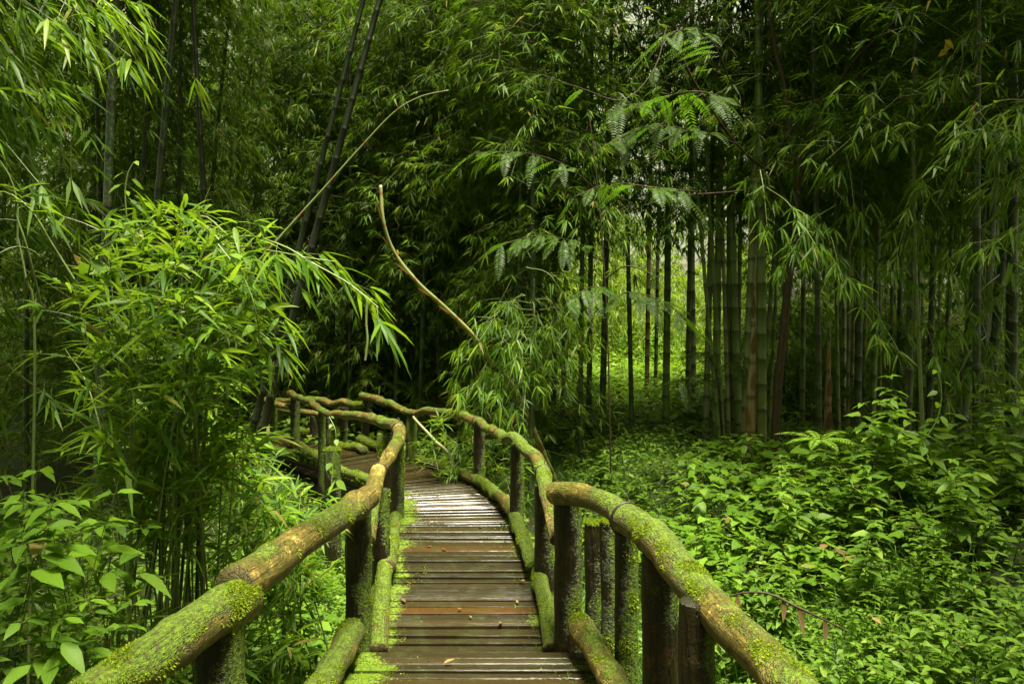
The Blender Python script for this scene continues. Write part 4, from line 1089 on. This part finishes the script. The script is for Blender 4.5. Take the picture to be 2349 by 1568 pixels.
# overhanging sprays from a clump outside the upper left
ub = np.array([-4.6, 4.9, float(gz(-4.6, 4.9))])
br = []
tops = [(-60, 40), (40, 30), (140, 60), (240, 90), (300, 130), (200, 190), (90, 190), (30, 120), (120, 260), (220, 250), (60, 300), (150, 340), (20, 380), (90, 420), (180, 60), (60, 80), (0, 210), (160, 150), (-20, 300), (270, 50), (330, 80), (100, 10), (200, 0), (-30, 150)]
for px, py in tops[::2] + tops[1::6]:
    d = random.uniform(4.4, 5.6)
    e = P(px, py, d); s0 = P(px - random.uniform(250, 420), py - random.uniform(80, 260), d + .2)
    br.append(([s0, s0 + (e - s0) * .5 + np.array([0, 0, .14]), e], .18))
culm_pts = [ub, ub + [-.05, 0, 2.5], ub + [.1, 0, 4.2], ub + [.5, 0, 5.6]]
near_bamboo('bamboo', ub, br, 'overhanging bamboo with long glossy leaves hanging in from the upper left corner', .21, .0235, 'bamboo', [(culm_pts, .05)], 10, 6, .95, .45)
for k_ in range(2):  # clump crowns added overhead to shade the hanging sprays
    link('foliage', CR_HIGH[k_], bpy.data.objects[near_last], rot=(0, 0, 1.3 * k_), loc=(.25, 0, -1.2 + k_))
# thin arcs below it
ab = foot(60, 4.4)
br = [([P(40, 560, 4.4), P(40, 470, 4.4), P(20, 400, 4.4), P(-30, 330, 4.4)], .4), ([P(95, 700, 4.4), P(60, 560, 4.3), P(35, 480, 4.3), P(60, 450, 4.2), P(110, 480, 4.1)], .5),
      ([P(170, 640, 4.2), P(120, 560, 4.2), P(70, 480, 4.2), P(10, 440, 4.2), P(-40, 450, 4.2)], .4), ([P(60, 640, 4.4), P(90, 590, 4.3), P(40, 565, 4.2), P(-20, 590, 4.1)], .5)]
near_bamboo('bamboo', ab, br, 'thin arching bamboo sprigs at the left edge below the overhanging leaves', .20, .024, 'bamboo', [([ab, P(80, 800, 4.4), P(60, 640, 4.4), P(40, 540, 4.4)], .009)], 7, 4)
# sunlit spray entering at the right edge
rb = foot(2420, 7.0)
br = []
for px, py in [(2250, 300), (2200, 290), (2290, 340), (2210, 350), (2320, 420), (2260, 440), (2330, 520), (2280, 560), (2340, 250), (2330, 620), (2300, 470)]:
    e = P(px, py, random.uniform(6.4, 7.4)); s0 = P(px + 170, py - 60, 7.2); br.append(([s0, (s0 + e) / 2 + np.array([0, 0, .1]), e], .25))
near_bamboo('bamboo', rb, br, 'bamboo with pale lit sprays reaching in from the right picture edge', .22, .026, 'bamboo', [([rb, P(2420, 600, 7.2), P(2430, 200, 7.3)], .03)], 11, 6, .9, .9)
# sprays over the shade on the right
rb2 = foot(2120, 8.6)
br = []
for px, py in [(1980, 560), (2050, 620), (1930, 640), (2120, 560), (2180, 640), (2010, 700), (2100, 720), (2200, 760), (2260, 700), (2150, 820), (2060, 800), (2280, 850), (1960, 480), (2080, 470), (1870, 560), (1760, 520), (1800, 600), (2180, 900), (2300, 950)]:
    e = P(px, py, random.uniform(7.8, 8.8)); s0 = P(px + random.uniform(-120, 120), py - 130, 8.9); br.append(([s0, (s0 + e) / 2 + np.array([0, 0, .1]), e], .2))
near_bamboo('bamboo', rb2, br, 'shaded bamboo with hanging finger-like sprays before the dark right thicket', .21, .024, 'bamboo', [([rb2, P(2100, 600, 8.9), P(2090, 200, 9.0)], .025)], 12, 6, .9, .9)
# drooping feathery spray in the middle, beside the bridge
mb = foot(1215, 10.4)
br = []
for px, py in [(1060, 800), (1100, 780), (1040, 860), (1090, 870), (1150, 790), (1130, 850), (1180, 830), (1210, 870), (1230, 800), (1270, 820), (1090, 930), (1150, 920), (1200, 960), (1080, 960), (1300, 780), (1250, 900), (1060, 910), (1180, 760), (1320, 730), (1340, 790)]:
    e = P(px, py, random.uniform(9.4, 10.6)); s0 = P(1225 + random.uniform(-25, 25), py - random.uniform(60, 140), 10.5); br.append(([s0, (s0 + e) / 2 + np.array([0, 0, .22]), e], .3))
near_bamboo('bamboo', mb, br, 'low feathery bamboo with pale sprays fanning out over the right handrail', .21, .024, 'bamboo', [([mb, P(1220, 850, 10.5), P(1225, 640, 10.5)], .026)], 15, 6, 1.0, .6, stemmat='culm_dark')
# bamboo grass right of the bend
mb = foot(1100, 9.4)
br = []
for px, py in [(990, 1010), (1020, 1040), (1060, 1000), (1040, 1080), (1140, 1040), (1160, 1090), (1150, 1010), (1010, 960), (1060, 950), (1180, 1130), (1130, 1100), (1200, 1060)]:
    e = P(px, py, random.uniform(9.0, 10.0)); b = mb + np.array([random.uniform(-.5, .5), random.uniform(-.3, .5), 0]); br.append(([b, (b + e) / 2 + np.array([0, 0, .15]), e], .25))
near_bamboo('bamboo_bush', mb, br, 'low bamboo tuft with pale narrow leaves seen between the right railing posts', .19, .018, 'bush', [], 17, 6)

# ------------------------------------------------------------------ herbs and broad-leaved plants
def herb_mesh(h, n_st, leafL, leafW, prof, pairs, mat, spread=.12, ang=.3, petiole=0.0, fold=.22, droop=.25):
    g = Geo()
    for i in range(n_st):
        az = random.uniform(0, 6.28); b = np.array([random.uniform(-spread, spread), random.uniform(-spread, spread), -.05])
        hh = h * random.uniform(.65, 1.1)
        tip = b + np.array([math.cos(az) * hh * .25, math.sin(az) * hh * .25, hh])
        mid = (b + tip) / 2 + rng.normal(0, .015, 3)
        twigs(g, b[None], mid[None], tip[None], .0035)
        for k in range(pairs):
            t = .3 + .7 * (k + .5) / pairs if pairs > 1 else 1
            t = min(t, 1)
            p = (1 - t) ** 2 * b + 2 * t * (1 - t) * mid + t * t * tip
            a0 = k * 1.57 + random.uniform(-.4, .4)
            kk = 2 if k < pairs - 1 else 4
            a = a0 + np.arange(kk) * 2 * math.pi / kk + rng.normal(0, .25, kk)
            d = np.column_stack([np.cos(a), np.sin(a), np.full(kk, ang) + rng.normal(0, .15, kk)])
            sz = (1.0 if k < pairs - 1 else .65) * (.75 + .35 * math.sin(t * 2.6)) * rng.uniform(.75, 1.15, kk)
            pp_ = p + norm(d) * petiole * sz[:, None]
            if petiole: twigs(g, np.repeat(p[None], kk, 0), (p + pp_) / 2, pp_, .0018)
            d2 = norm(d); d2[:, 2] -= .35 if petiole else .1
            leaves(g, pp_, d2, np.array([0, 0, 1.0]) + rng.normal(0, .25, (kk, 3)), leafL * sz, leafW * sz, prof, droop * rng.uniform(.4, 1.6, kk), fold, True, wave=.12)
    return g.mesh('leaves', M[mat])
HERB = {
 'ovate': [herb_mesh(.42, 8, .105, .047, OVATE, 4, 'herb') for _ in range(4)],
 'small': [herb_mesh(.28, 12, .070, .034, OVATE, 5, 'herb', .16) for _ in range(3)],
 'heart': [herb_mesh(.40, 8, .14, .125, HEART, 2, 'broad', .24, .5, .09, .12, .3) for _ in range(4)],
 'big': [herb_mesh(.55, 5, .16, .070, OVATE, 3, 'broad', .10, .35, .03) for _ in range(3)],
 'tall': [herb_mesh(.95, 4, .15, .062, OVATE, 7, 'herb', .14, .15) for _ in range(3)],
 'shrub': [herb_mesh(.9, 9, .085, .042, OVATE, 9, 'broad', .22, .2) for _ in range(3)],
}
HN = dict(ovate=('herb', 'pointed-leaved herb', 'herb'), small=('herb', 'small-leaved herb', 'herb'), heart=('heart_leaved_plant', 'round heart-leaved plant', 'plant'),
          big=('broad_leaved_plant', 'large broad-leaved plant', 'plant'), tall=('tall_herb', 'tall leafy stem plant', 'plant'), shrub=('shrub', 'small-leaved shrub', 'shrub'))
ORD = ['first', 'second', 'third', 'fourth', 'fifth', 'sixth', 'seventh', 'eighth', 'ninth', 'tenth', 'eleventh', 'twelfth', 'thirteenth', 'fourteenth', 'fifteenth', 'sixteenth', 'seventeenth', 'eighteenth', 'nineteenth', 'twentieth']
HERBS = []
def plant(kind, x, y, zone, s=1.0, dz=0.0):
    HERBS.append((kind, x, y, zone, s, dz))
def scatter(kind, n, xr, yr, zone, mind=.3, s=(.8, 1.25), cond=None):
    got, t = [], 0
    while len(got) < n and t < 4000:
        t += 1
        x, y = random.uniform(*xr), random.uniform(*yr)
        if cond and not cond(x, y): continue
        if any((x - h[1]) ** 2 + (y - h[2]) ** 2 < mind ** 2 for h in HERBS if h[0] == kind): continue
        got.append(1); plant(kind, x, y, zone, random.uniform(*s))
near_bridge = lambda x, y: x > 1.15
scatter('ovate', 16, (1.2, 2.3), (3.0, 4.8), 'beside the near right handrail', .24, (.55, 1.0))
scatter('ovate', 18, (1.5, 3.0), (4.5, 6.4), 'on the bright bank right of the bridge', .28, (.65, 1.2))
scatter('small', 20, (1.15, 2.4), (3.2, 5.4), 'in grass beside the right handrail', .22, (.7, 1.2))
scatter('small', 14, (1.2, 3.4), (5.2, 7.6), 'in the grass of the bright bank', .32)
scatter('heart', 20, (1.5, 3.6), (6.2, 8.8), 'before the big bamboo clump', .32, (.85, 1.35))
scatter('heart', 12, (2.3, 4.0), (8.6, 10.8), 'along the foot of the bamboo clumps', .4, (.9, 1.4))
scatter('heart', 14, (2.6, 4.8), (6.2, 8.2), 'on the leafy mound at the right', .32, (.8, 1.3))
scatter('tall', 16, (2.4, 4.6), (5.6, 7.8), 'on the leafy mound at the right', .34, (.8, 1.3))
scatter('tall', 8, (1.4, 2.6), (4.0, 6.2), 'rising from the bright bank', .4, (.5, .75))
scatter('shrub', 7, (1.5, 3.0), (4.4, 7.4), 'among the herbs of the bright bank', .6, (.5, .8))
scatter('ovate', 12, (2.4, 3.8), (5.2, 7.2), 'on the slope of the right mound', .3, (.9, 1.3))
scatter('tall', 8, (2.0, 3.2), (3.6, 5.2), 'in the dark lower right', .4, (.6, .85))
scatter('shrub', 6, (1.8, 3.2), (3.3, 4.8), 'in the dark lower right', .5, (.5, .75))
plant('big', 2.05, 3.25, 'at the lower right picture edge', .95); plant('big', 2.35, 3.7, 'at the lower right picture edge', .9); plant('big', 3.3, 4.9, 'at the lower right picture edge', 1.0)
# left
for px, py, d, s in [(60, 1180, 2.9, .95), (165, 1150, 3.1, .85), (110, 1380, 2.8, .7), (230, 1400, 3.0, .65), (30, 1060, 3.4, .9), (260, 1200, 3.6, .8)]:
    x = PX(px, d); p = P(px, py, d); plant('big', x, d, 'in the dark lower left corner', s, float(p[2] - gz(x, d)) - .45 * s)
scatter('shrub', 4, (-3.6, -2.6), (4.2, 5.6), 'below the arching left sprigs', .4, (1.1, 1.7))
scatter('ovate', 5, (-2.6, -1.7), (2.9, 3.9), 'in the dark lower left corner', .3, (.8, 1.2))
scatter('small', 10, (-1.75, -1.15), (4.2, 6.4), 'between left handrail and bamboo bush', .26)
scatter('ovate', 8, (-1.7, -1.2), (3.6, 5.6), 'between left handrail and bamboo bush', .28, (.6, .9))
scatter('heart', 8, (-2.6, -1.5), (5.2, 7.6), 'behind the bamboo bush', .4)
scatter('heart', 14, (-4.6, .8), (13.2, 16.5), 'behind the far bridge end', .7, (1, 1.5), lambda x, y: True)
scatter('heart', 18, (.6, 5.0), (13.2, 20), 'on the sunlit floor of the clearing', .7, (1.2, 1.8))
scatter('ovate', 12, (1.2, 5.4), (15, 21), 'on the sunlit floor of the clearing', .7, (1.3, 2.0))
scatter('shrub', 10, (1.6, 6.4), (21.5, 27), 'at the back of the sunlit clearing', .9, (1.5, 2.4))
scatter('ovate', 8, (.8, 1.5), (8.2, 11), 'in the grass behind the middle railing', .4)
groups = {}
for h in HERBS: groups.setdefault((h[0], h[3]), []).append(h)
for (kind, zone), hs in groups.items():
    hs.sort(key=lambda h: h[1] / h[2])
    nm, words_, cat = HN[kind]
    for i, (k, x, y, zn, s, dz) in enumerate(hs):
        o = empty(nm, (x, y, float(gz(x, y)) + dz), (0, 0, random.uniform(0, 6.28)))
        if len(hs) == 1: lab = f'{words_} {zone}'
        elif i == 0: lab = f'leftmost {words_} {zone}'
        elif i == len(hs) - 1: lab = f'rightmost {words_} {zone}'
        else: lab = f'{ORD[i]} {words_} from the left {zone}'
        tag(o, lab, cat, f'{words_}s {zone}' if len(hs) > 1 else None)
        link('leaves', random.choice(HERB[kind]), o, scale=s)

# dark bamboo sprigs low at the left
lb2 = foot(250, 3.8)
br = []
for px, py, d in [(150, 1290, 3.5), (230, 1330, 3.5), (300, 1360, 3.6), (350, 1320, 3.7), (400, 1250, 3.9), (170, 1400, 3.5), (290, 1270, 3.8), (250, 1390, 3.6), (100, 1340, 3.4)]:
    e = P(px, py, d); b = lb2 + np.array([random.uniform(-.2, .2), random.uniform(-.2, .2), 0]); br.append(([b, (b + e) / 2 + np.array([0, 0, .12]), e], .45))
near_bamboo('bamboo_bush', lb2, br, 'dark bamboo sprigs with narrow leaves low at the left behind the handrail', .17, .020, 'bush', [], 12, 5, stemmat='culm_dark')
lb3 = foot(610, 4.7)
br = []
for px, py, d in [(600, 1440, 4.5), (640, 1470, 4.5), (660, 1430, 4.8), (620, 1510, 4.4), (675, 1500, 4.6)]:
    e = P(px, py, d); b = lb3; br.append(([b, (b + e) / 2 + np.array([0, 0, .10]), e], .5))
near_bamboo('bamboo_bush', lb3, br, 'small bamboo sprig with broad blades below the near left handrail joint', .20, .030, 'bush', [], 8, 4)

def vine(pts, n, L, W, label, name='climbing_vine', prof=HEART, mat='broad', r=.004, cat='vine'):
    pts = np.asarray(pts, float); C = catmull(pts, .02); o = empty(name, pts[0]); tag(o, label, cat)
    inv = Matrix.Translation(pts[0]).inverted()
    g = Geo(); tube(g, pts, r, 5, .03)
    a = link('stem', g.mesh('stem', M['culm_green']), o); a.matrix_parent_inverse = inv
    if n:
        q = np.linspace(.12, 1, n) * (len(C) - 1); p = C[q.astype(int)]; az = np.arange(n) * 2.4 + rng.normal(0, .3, n)
        d = np.column_stack([np.cos(az), np.sin(az) * .8, rng.normal(.05, .25, n)]); sz = np.linspace(1.1, .55, n) * rng.uniform(.8, 1.15, n)
        tip = p + norm(d) * L * .35 * sz[:, None]
        g = Geo(); twigs(g, p, (p + tip) / 2 + [0, 0, .01], tip, .0016)
        d2 = norm(d); d2[:, 2] -= .45
        leaves(g, tip, d2, np.array([0, -.5, 1.0]) + rng.normal(0, .3, (n, 3)), L * sz, W * sz, prof, .25, .15, True, wave=.1)
        b = link('leaves', g.mesh('leaves', M[mat]), o); b.matrix_parent_inverse = inv
    return o
vine([P(285, 560, 4.1), P(290, 500, 4.1), P(287, 440, 4.1), P(295, 395, 4.1), P(308, 372, 4.1)], 11, .11, .045, 'upright leafy shoot standing above the top of the left bamboo bush', 'tall_shoot', OVATE, 'herb', cat='plant')
vine([P(500, 560, 3.75), P(560, 640, 3.7), P(588, 720, 3.7), P(596, 800, 3.75), P(600, 880, 3.8)], 13, .085, .070, 'heart-leaved vine hanging down the right side of the bamboo bush')
vine([P(200, 640, 4.0), P(215, 590, 3.9), P(250, 560, 3.85), P(330, 520, 3.8), P(350, 500, 3.8)], 10, .085, .065, 'heart-leaved vine over the upper left of the bamboo bush')
vine([P(842, 690, 3.7), P(840, 740, 3.7), P(843, 780, 3.7), P(838, 826, 3.7)], 0, .1, .1, 'bare twisted tendril hanging from the tip of the bush arm', 'tendril', r=.0055)
vine([P(2120, 1010, 6.6), P(2150, 960, 6.6), P(2160, 900, 6.6), P(2150, 850, 6.6)], 7, .12, .07, 'thin climbing shoot rising above the leafy mound at the right', prof=OVATE, mat='herb')
vine([P(1960, 985, 6.9), P(2000, 975, 6.8), P(2060, 985, 6.7), P(2110, 1000, 6.6), P(2130, 1050, 6.5)], 9, .14, .12, 'heart-leaved vine trailing across the top of the right mound')
vine([P(760, 1120, 8.2), P(765, 1040, 8.3), P(770, 990, 8.3), P(755, 955, 8.4)], 9, .10, .07, 'small leafy climber on the short thick post left of the bend', prof=OVATE, mat='herb')
# fern on the mound
fp = P(1880, 1010, 7.2); o = empty('fern', fp); tag(o, 'small pale fern at the left end of the right mound', 'fern')
g = Geo()
for k in range(8):
    a = k * .8; frond(g, np.zeros(3), [math.cos(a), math.sin(a) - .3, .45], random.uniform(.3, .48), 16, .06, .02, .4)
link('fronds', g.mesh('fronds', M['herb_light']), o)
# dead branch with hanging leaves
pts = [P(1636, 1392, 3.75), P(1690, 1362, 3.7), P(1760, 1360, 3.65), P(1830, 1392, 3.6), P(1890, 1420, 3.6), P(1950, 1450, 3.6)]
o = empty('dead_branch', pts[0]); tag(o, 'dry brown branch with curled dead leaves lying in the bright herbs', 'branch'); inv = Matrix.Translation(pts[0]).inverted()
g = Geo(); tube(g, pts, [.003, .004, .005, .006, .004, .003], 7, .04, .2); a = link('stem', g.mesh('stem', M['bark']), o); a.matrix_parent_inverse = inv
for p, L in [(pts[1], .14), (pts[0], .12), (pts[3], .16), (pts[4], .13), ((pts[2] + pts[3]) / 2, .12)]:
    g = Geo(); leaves(g, np.array([p]), np.array([[random.uniform(-.3, .3), -.2, -1.0]]), np.array([[.3, -1, 0.]]), L * .7, .032, OVATE, .1, .9, True, rnd=0, curl=.25)
    b = link('leaf', g.mesh('leaf', M['dead']), o); b.matrix_parent_inverse = inv
# yellow leaves high at the right
for k, (px, py) in enumerate([(2168, 92), (2178, 100), (2172, 116)]):
    g = Geo(); leaves(g, np.zeros((1, 3)), np.array([[random.uniform(-1, 1), -.2, -.4]]), np.array([[0, -1, .4]]), .12, .07, OVATE, .2, .3, True, rnd=.9)
    o = link('yellow_leaf', g.mesh('yellow_leaf', M['yellow']), None, tuple(P(px, py, 8.4))); tag(o, ['left', 'right', 'lowest'][k] + ' of three yellow leaves hanging in the dark upper right', 'leaf', 'yellow leaves in the upper right')
# ------------------------------------------------------------------ fallen and dead leaves
def dead_leaf(name, p, L, W, label, prof=OVATE, mat='dead', az=None, tilt=.1):
    g = Geo(); az = random.uniform(0, 6.28) if az is None else az
    leaves(g, np.zeros((1, 3)), np.array([[math.cos(az), math.sin(az), tilt]]), np.array([[0, 0, 1.0]]), L, W, prof, .1, .5, True, rnd=random.random(), curl=.25)
    o = link(name, g.mesh(name, M[mat]), None, tuple(p)); tag(o, label, 'leaf', None); return o
def deckz(y): return float(np.interp(y, [s[1] for s in ST], [s[2] for s in ST])) + .012
for px, d, L, lb, mt in [(1018, 4.6, .07, 'curled brown leaf lying on the nearest plank', 'dead'), (1192, 5.9, .07, 'orange-brown leaf lying at the right end of the planks', 'dead'), (1102, 7.0, .05, 'small green leaf lying on the middle of the deck', 'herb'),
                         (960, 7.5, .05, 'small dry leaf at the left edge of the deck under the bend', 'dead'), (930, 5.6, .06, 'wet brown leaf by the left kerb log', 'dead'), (1150, 5.35, .05, 'thin dry leaf near the foot of the right kerb', 'dead'), (1010, 8.3, .06, 'dry leaf on the far rise of the deck', 'dead')]:
    x = PX(px, d); dead_leaf('fallen_leaf', (x, d, (deckz(d) if d > 4.8 else -.115)), L, L * .45, lb, OVATE, mt)
for i in range(16):
    y = random.uniform(4.9, 8.6); t = random.random()
    xl = np.interp(y, [q[1] for q in ST], [q[0] for q in ST]); xr = np.interp(y, [q[4] for q in ST], [q[3] for q in ST])
    dead_leaf('leaf_scrap', (float(xl + .15 + (xr - xl - .3) * t), y, deckz(y) + .003), random.uniform(.025, .05), random.uniform(.012, .02), 'small scrap of dead leaf stuck to the wet planks')
for o in bpy.data.objects:
    if o.name.startswith('leaf_scrap'): o['group'] = 'scraps of dead leaf on the deck'
BR = []
for i in range(26):
    x, y = (random.uniform(1.3, 3.6), random.uniform(3.6, 8.2)); BR.append((x, y))
for i, (x, y) in enumerate(sorted(BR, key=lambda q: q[0] / q[1])):
    dead_leaf('dead_leaf', (x, y, float(gz(x, y)) + random.uniform(.18, .42)), random.uniform(.07, .15), random.uniform(.04, .08), 'dry brown leaf caught among the green plants of the right bank')
for o in bpy.data.objects:
    if o.name.startswith('dead_leaf'): o['group'] = 'dry leaves caught in the right bank'
# ------------------------------------------------------------------ grass and ground cover
def off_bridge(x, y):
    xl = np.interp(y, [s[1] for s in ST], [s[0] for s in ST]); xr = np.interp(y, [s[4] for s in ST], [s[3] for s in ST])
    xl = np.where(y < 4.78, -.95, xl); xr = np.where(y < 4.78, .6, xr)
    return (x < xl - .12) | (x > xr + .12) | (y > 13.8)
def grass():
    g = Geo()
    def patch(n, xr, yr, L, thr=.42):
        x = rng.uniform(*xr, n); y = rng.uniform(*yr, n)
        k = off_bridge(x, y); x, y = x[k], y[k]
        p = np.column_stack([x * .9, y * .9, np.zeros(len(x))]); k = fbm(p, 3) > thr; x, y = x[k], y[k]; c = len(x)
        pos = np.column_stack([x, y, gz(x, y) - .01])
        d = norm(np.array([0, 0, 1.0]) + rng.normal(0, .35, (c, 3)))
        leaves(g, pos, d, np.cross(d, rng.normal(0, 1, (c, 3))), L * rng.uniform(.5, 1.3, c), .0035 + .004 * rng.random(c), BLADE, .45 * rng.uniform(.3, 1.6, c), 0, False)
    patch(26000, (.9, 3.0), (3.0, 7.5), .20, .36)
    patch(16000, (.0, 2.6), (7.3, 12.8), .24, .34)
    patch(16000, (-2.0, -.95), (3.0, 9.0), .22, .34)
    patch(5000, (1.1, 3.4), (3.2, 8.5), .46, .50)
    patch(6000, (-3.6, -1.2), (7.5, 11.5), .24, .42)
    patch(5000, (1.5, 3.0), (2.4, 4.0), .20, .40)
    o = link('grass', g.mesh('grass', M['grass'])); tag(o, 'tufts of fresh green grass on both sides of the bridge', 'grass', kind='stuff')
grass()
def cover():
    g = Geo()
    def patch(n, xr, yr, L, h, prof=OVAL_FAR, W=.55, cond=None):
        x = rng.uniform(*xr, n); y = rng.uniform(*yr, n); k = off_bridge(x, y)
        if cond is not None: k &= cond(x, y)
        x, y = x[k], y[k]; c = len(x)
        q = fbm(np.column_stack([x * 1.3, y * 1.3, np.zeros(c)]), 3)
        z = gz(x, y) + h * rng.random(c) * (.35 + 1.3 * q)
        az = rng.uniform(0, 6.28, c); d = np.column_stack([np.cos(az), np.sin(az), rng.normal(.05, .3, c)])
        LL = L * rng.uniform(.5, 1.3, c)
        leaves(g, np.column_stack([x, y, z]), d, np.array([0, 0, 1.0]) + rng.normal(0, .35, (c, 3)), LL, LL * W, prof, .25, .15, True)
    patch(14000, (1.0, 5.0), (3.0, 8.5), .055, .22)
    patch(9000, (.8, 6.0), (8.5, 14), .085, .25)
    patch(16000, (-12, 14), (13.5, 30), .16, .40)
    patch(5000, (-2.2, -1.0), (3.4, 9), .06, .25)
    patch(7000, (-4.5, -1.1), (2.4, 6.5), .075, .25)
    patch(7000, (-6, -1.3), (6.5, 13.5), .085, .30)
    patch(5000, (-1.6, .9), (1.5, 13), .05, .10)
    o = link('ground_cover', g.mesh('ground_cover', M['herb'])); tag(o, 'mat of small ground-cover leaves on the forest floor', 'ground cover', kind='stuff')
cover()

def clearing_cover():
    g = Geo(); n = 14000
    y = rng.uniform(14.5, 27, n); a = rng.uniform(.02, .33, n); x = y * np.tan(a)
    q = fbm(np.column_stack([x * .8, y * .8, np.zeros(n)]), 3)
    z = gz(x, y) + .75 * rng.random(n) * np.clip(q * 2 - .3, .1, 1.4)
    az = rng.uniform(0, 6.28, n); L = .13 * rng.uniform(.5, 1.4, n)
    leaves(g, np.column_stack([x, y, z]), np.column_stack([np.cos(az), np.sin(az), rng.normal(.05, .35, n)]), np.array([0, 0, 1.0]) + rng.normal(0, .45, (n, 3)), L, L * .55, OVAL_FAR, .25, .15, True)
    o = link('ground_cover', g.mesh('ground_cover', M['herb_light'])); tag(o, 'leaves tinted sun-bright yellow-green, covering the sunlit floor of the clearing', 'ground cover', kind='stuff')
clearing_cover()
# ------------------------------------------------------------------ camera, light
cam = bpy.data.cameras.new('camera'); co = bpy.data.objects.new('camera', cam); COL.objects.link(co)
co.location = (0, 0, CZ); co.rotation_euler = (math.radians(90), 0, 0)
cam.sensor_width = 36; cam.lens = F / 2349 * 36; cam.shift_y = -(784 - HY) / 2349
cam.clip_end = 500; cam.clip_start = .05
scene.camera = co

EL, ROT = 77, 150       # the light comes from high in front
w = bpy.data.worlds.new('World'); scene.world = w; w.use_nodes = True
nt = w.node_tree; nt.nodes.clear()
sky = nt.nodes.new('ShaderNodeTexSky'); sky.sky_type = 'NISHITA'; sky.sun_disc = False
sky.sun_elevation = math.radians(EL); sky.sun_rotation = math.radians(ROT); sky.air_density = 1.0; sky.dust_density = 4.0; sky.ozone_density = 1.0
bg = nt.nodes.new('ShaderNodeBackground'); bg.inputs[1].default_value = .06
ow = nt.nodes.new('ShaderNodeOutputWorld')
hsv = nt.nodes.new('ShaderNodeHueSaturation'); hsv.inputs['Saturation'].default_value = .22
tint = nt.nodes.new('ShaderNodeMix'); tint.data_type = 'RGBA'; tint.blend_type = 'MULTIPLY'; tint.inputs[0].default_value = 1; tint.inputs[7].default_value = (1.0, .97, .60, 1)
nt.links.new(sky.outputs[0], hsv.inputs['Color']); nt.links.new(hsv.outputs[0], tint.inputs[6]); nt.links.new(tint.outputs[2], bg.inputs[0]); nt.links.new(bg.outputs[0], ow.inputs[0])
sun = bpy.data.lights.new('sun', 'SUN'); sun.energy = 3.4; sun.angle = math.radians(18); sun.color = (1, .95, .78)
so = bpy.data.objects.new('sun', sun); COL.objects.link(so)
dirv = Vector((math.sin(math.radians(ROT)) * math.cos(math.radians(EL)), math.cos(math.radians(ROT)) * math.cos(math.radians(EL)), math.sin(math.radians(EL))))
so.rotation_euler = dirv.to_track_quat('Z', 'Y').to_euler()
so.location = (0, 0, 20)

scene.view_settings.view_transform = 'Standard'; scene.view_settings.look = 'None'
scene.view_settings.exposure = 2.4; scene.view_settings.gamma = 1.0
cy = scene.cycles
cy.max_bounces = 10; cy.diffuse_bounces = 5; cy.glossy_bounces = 2; cy.transmission_bounces = 6; cy.transparent_max_bounces = 4
cy.caustics_reflective = False; cy.caustics_refractive = False
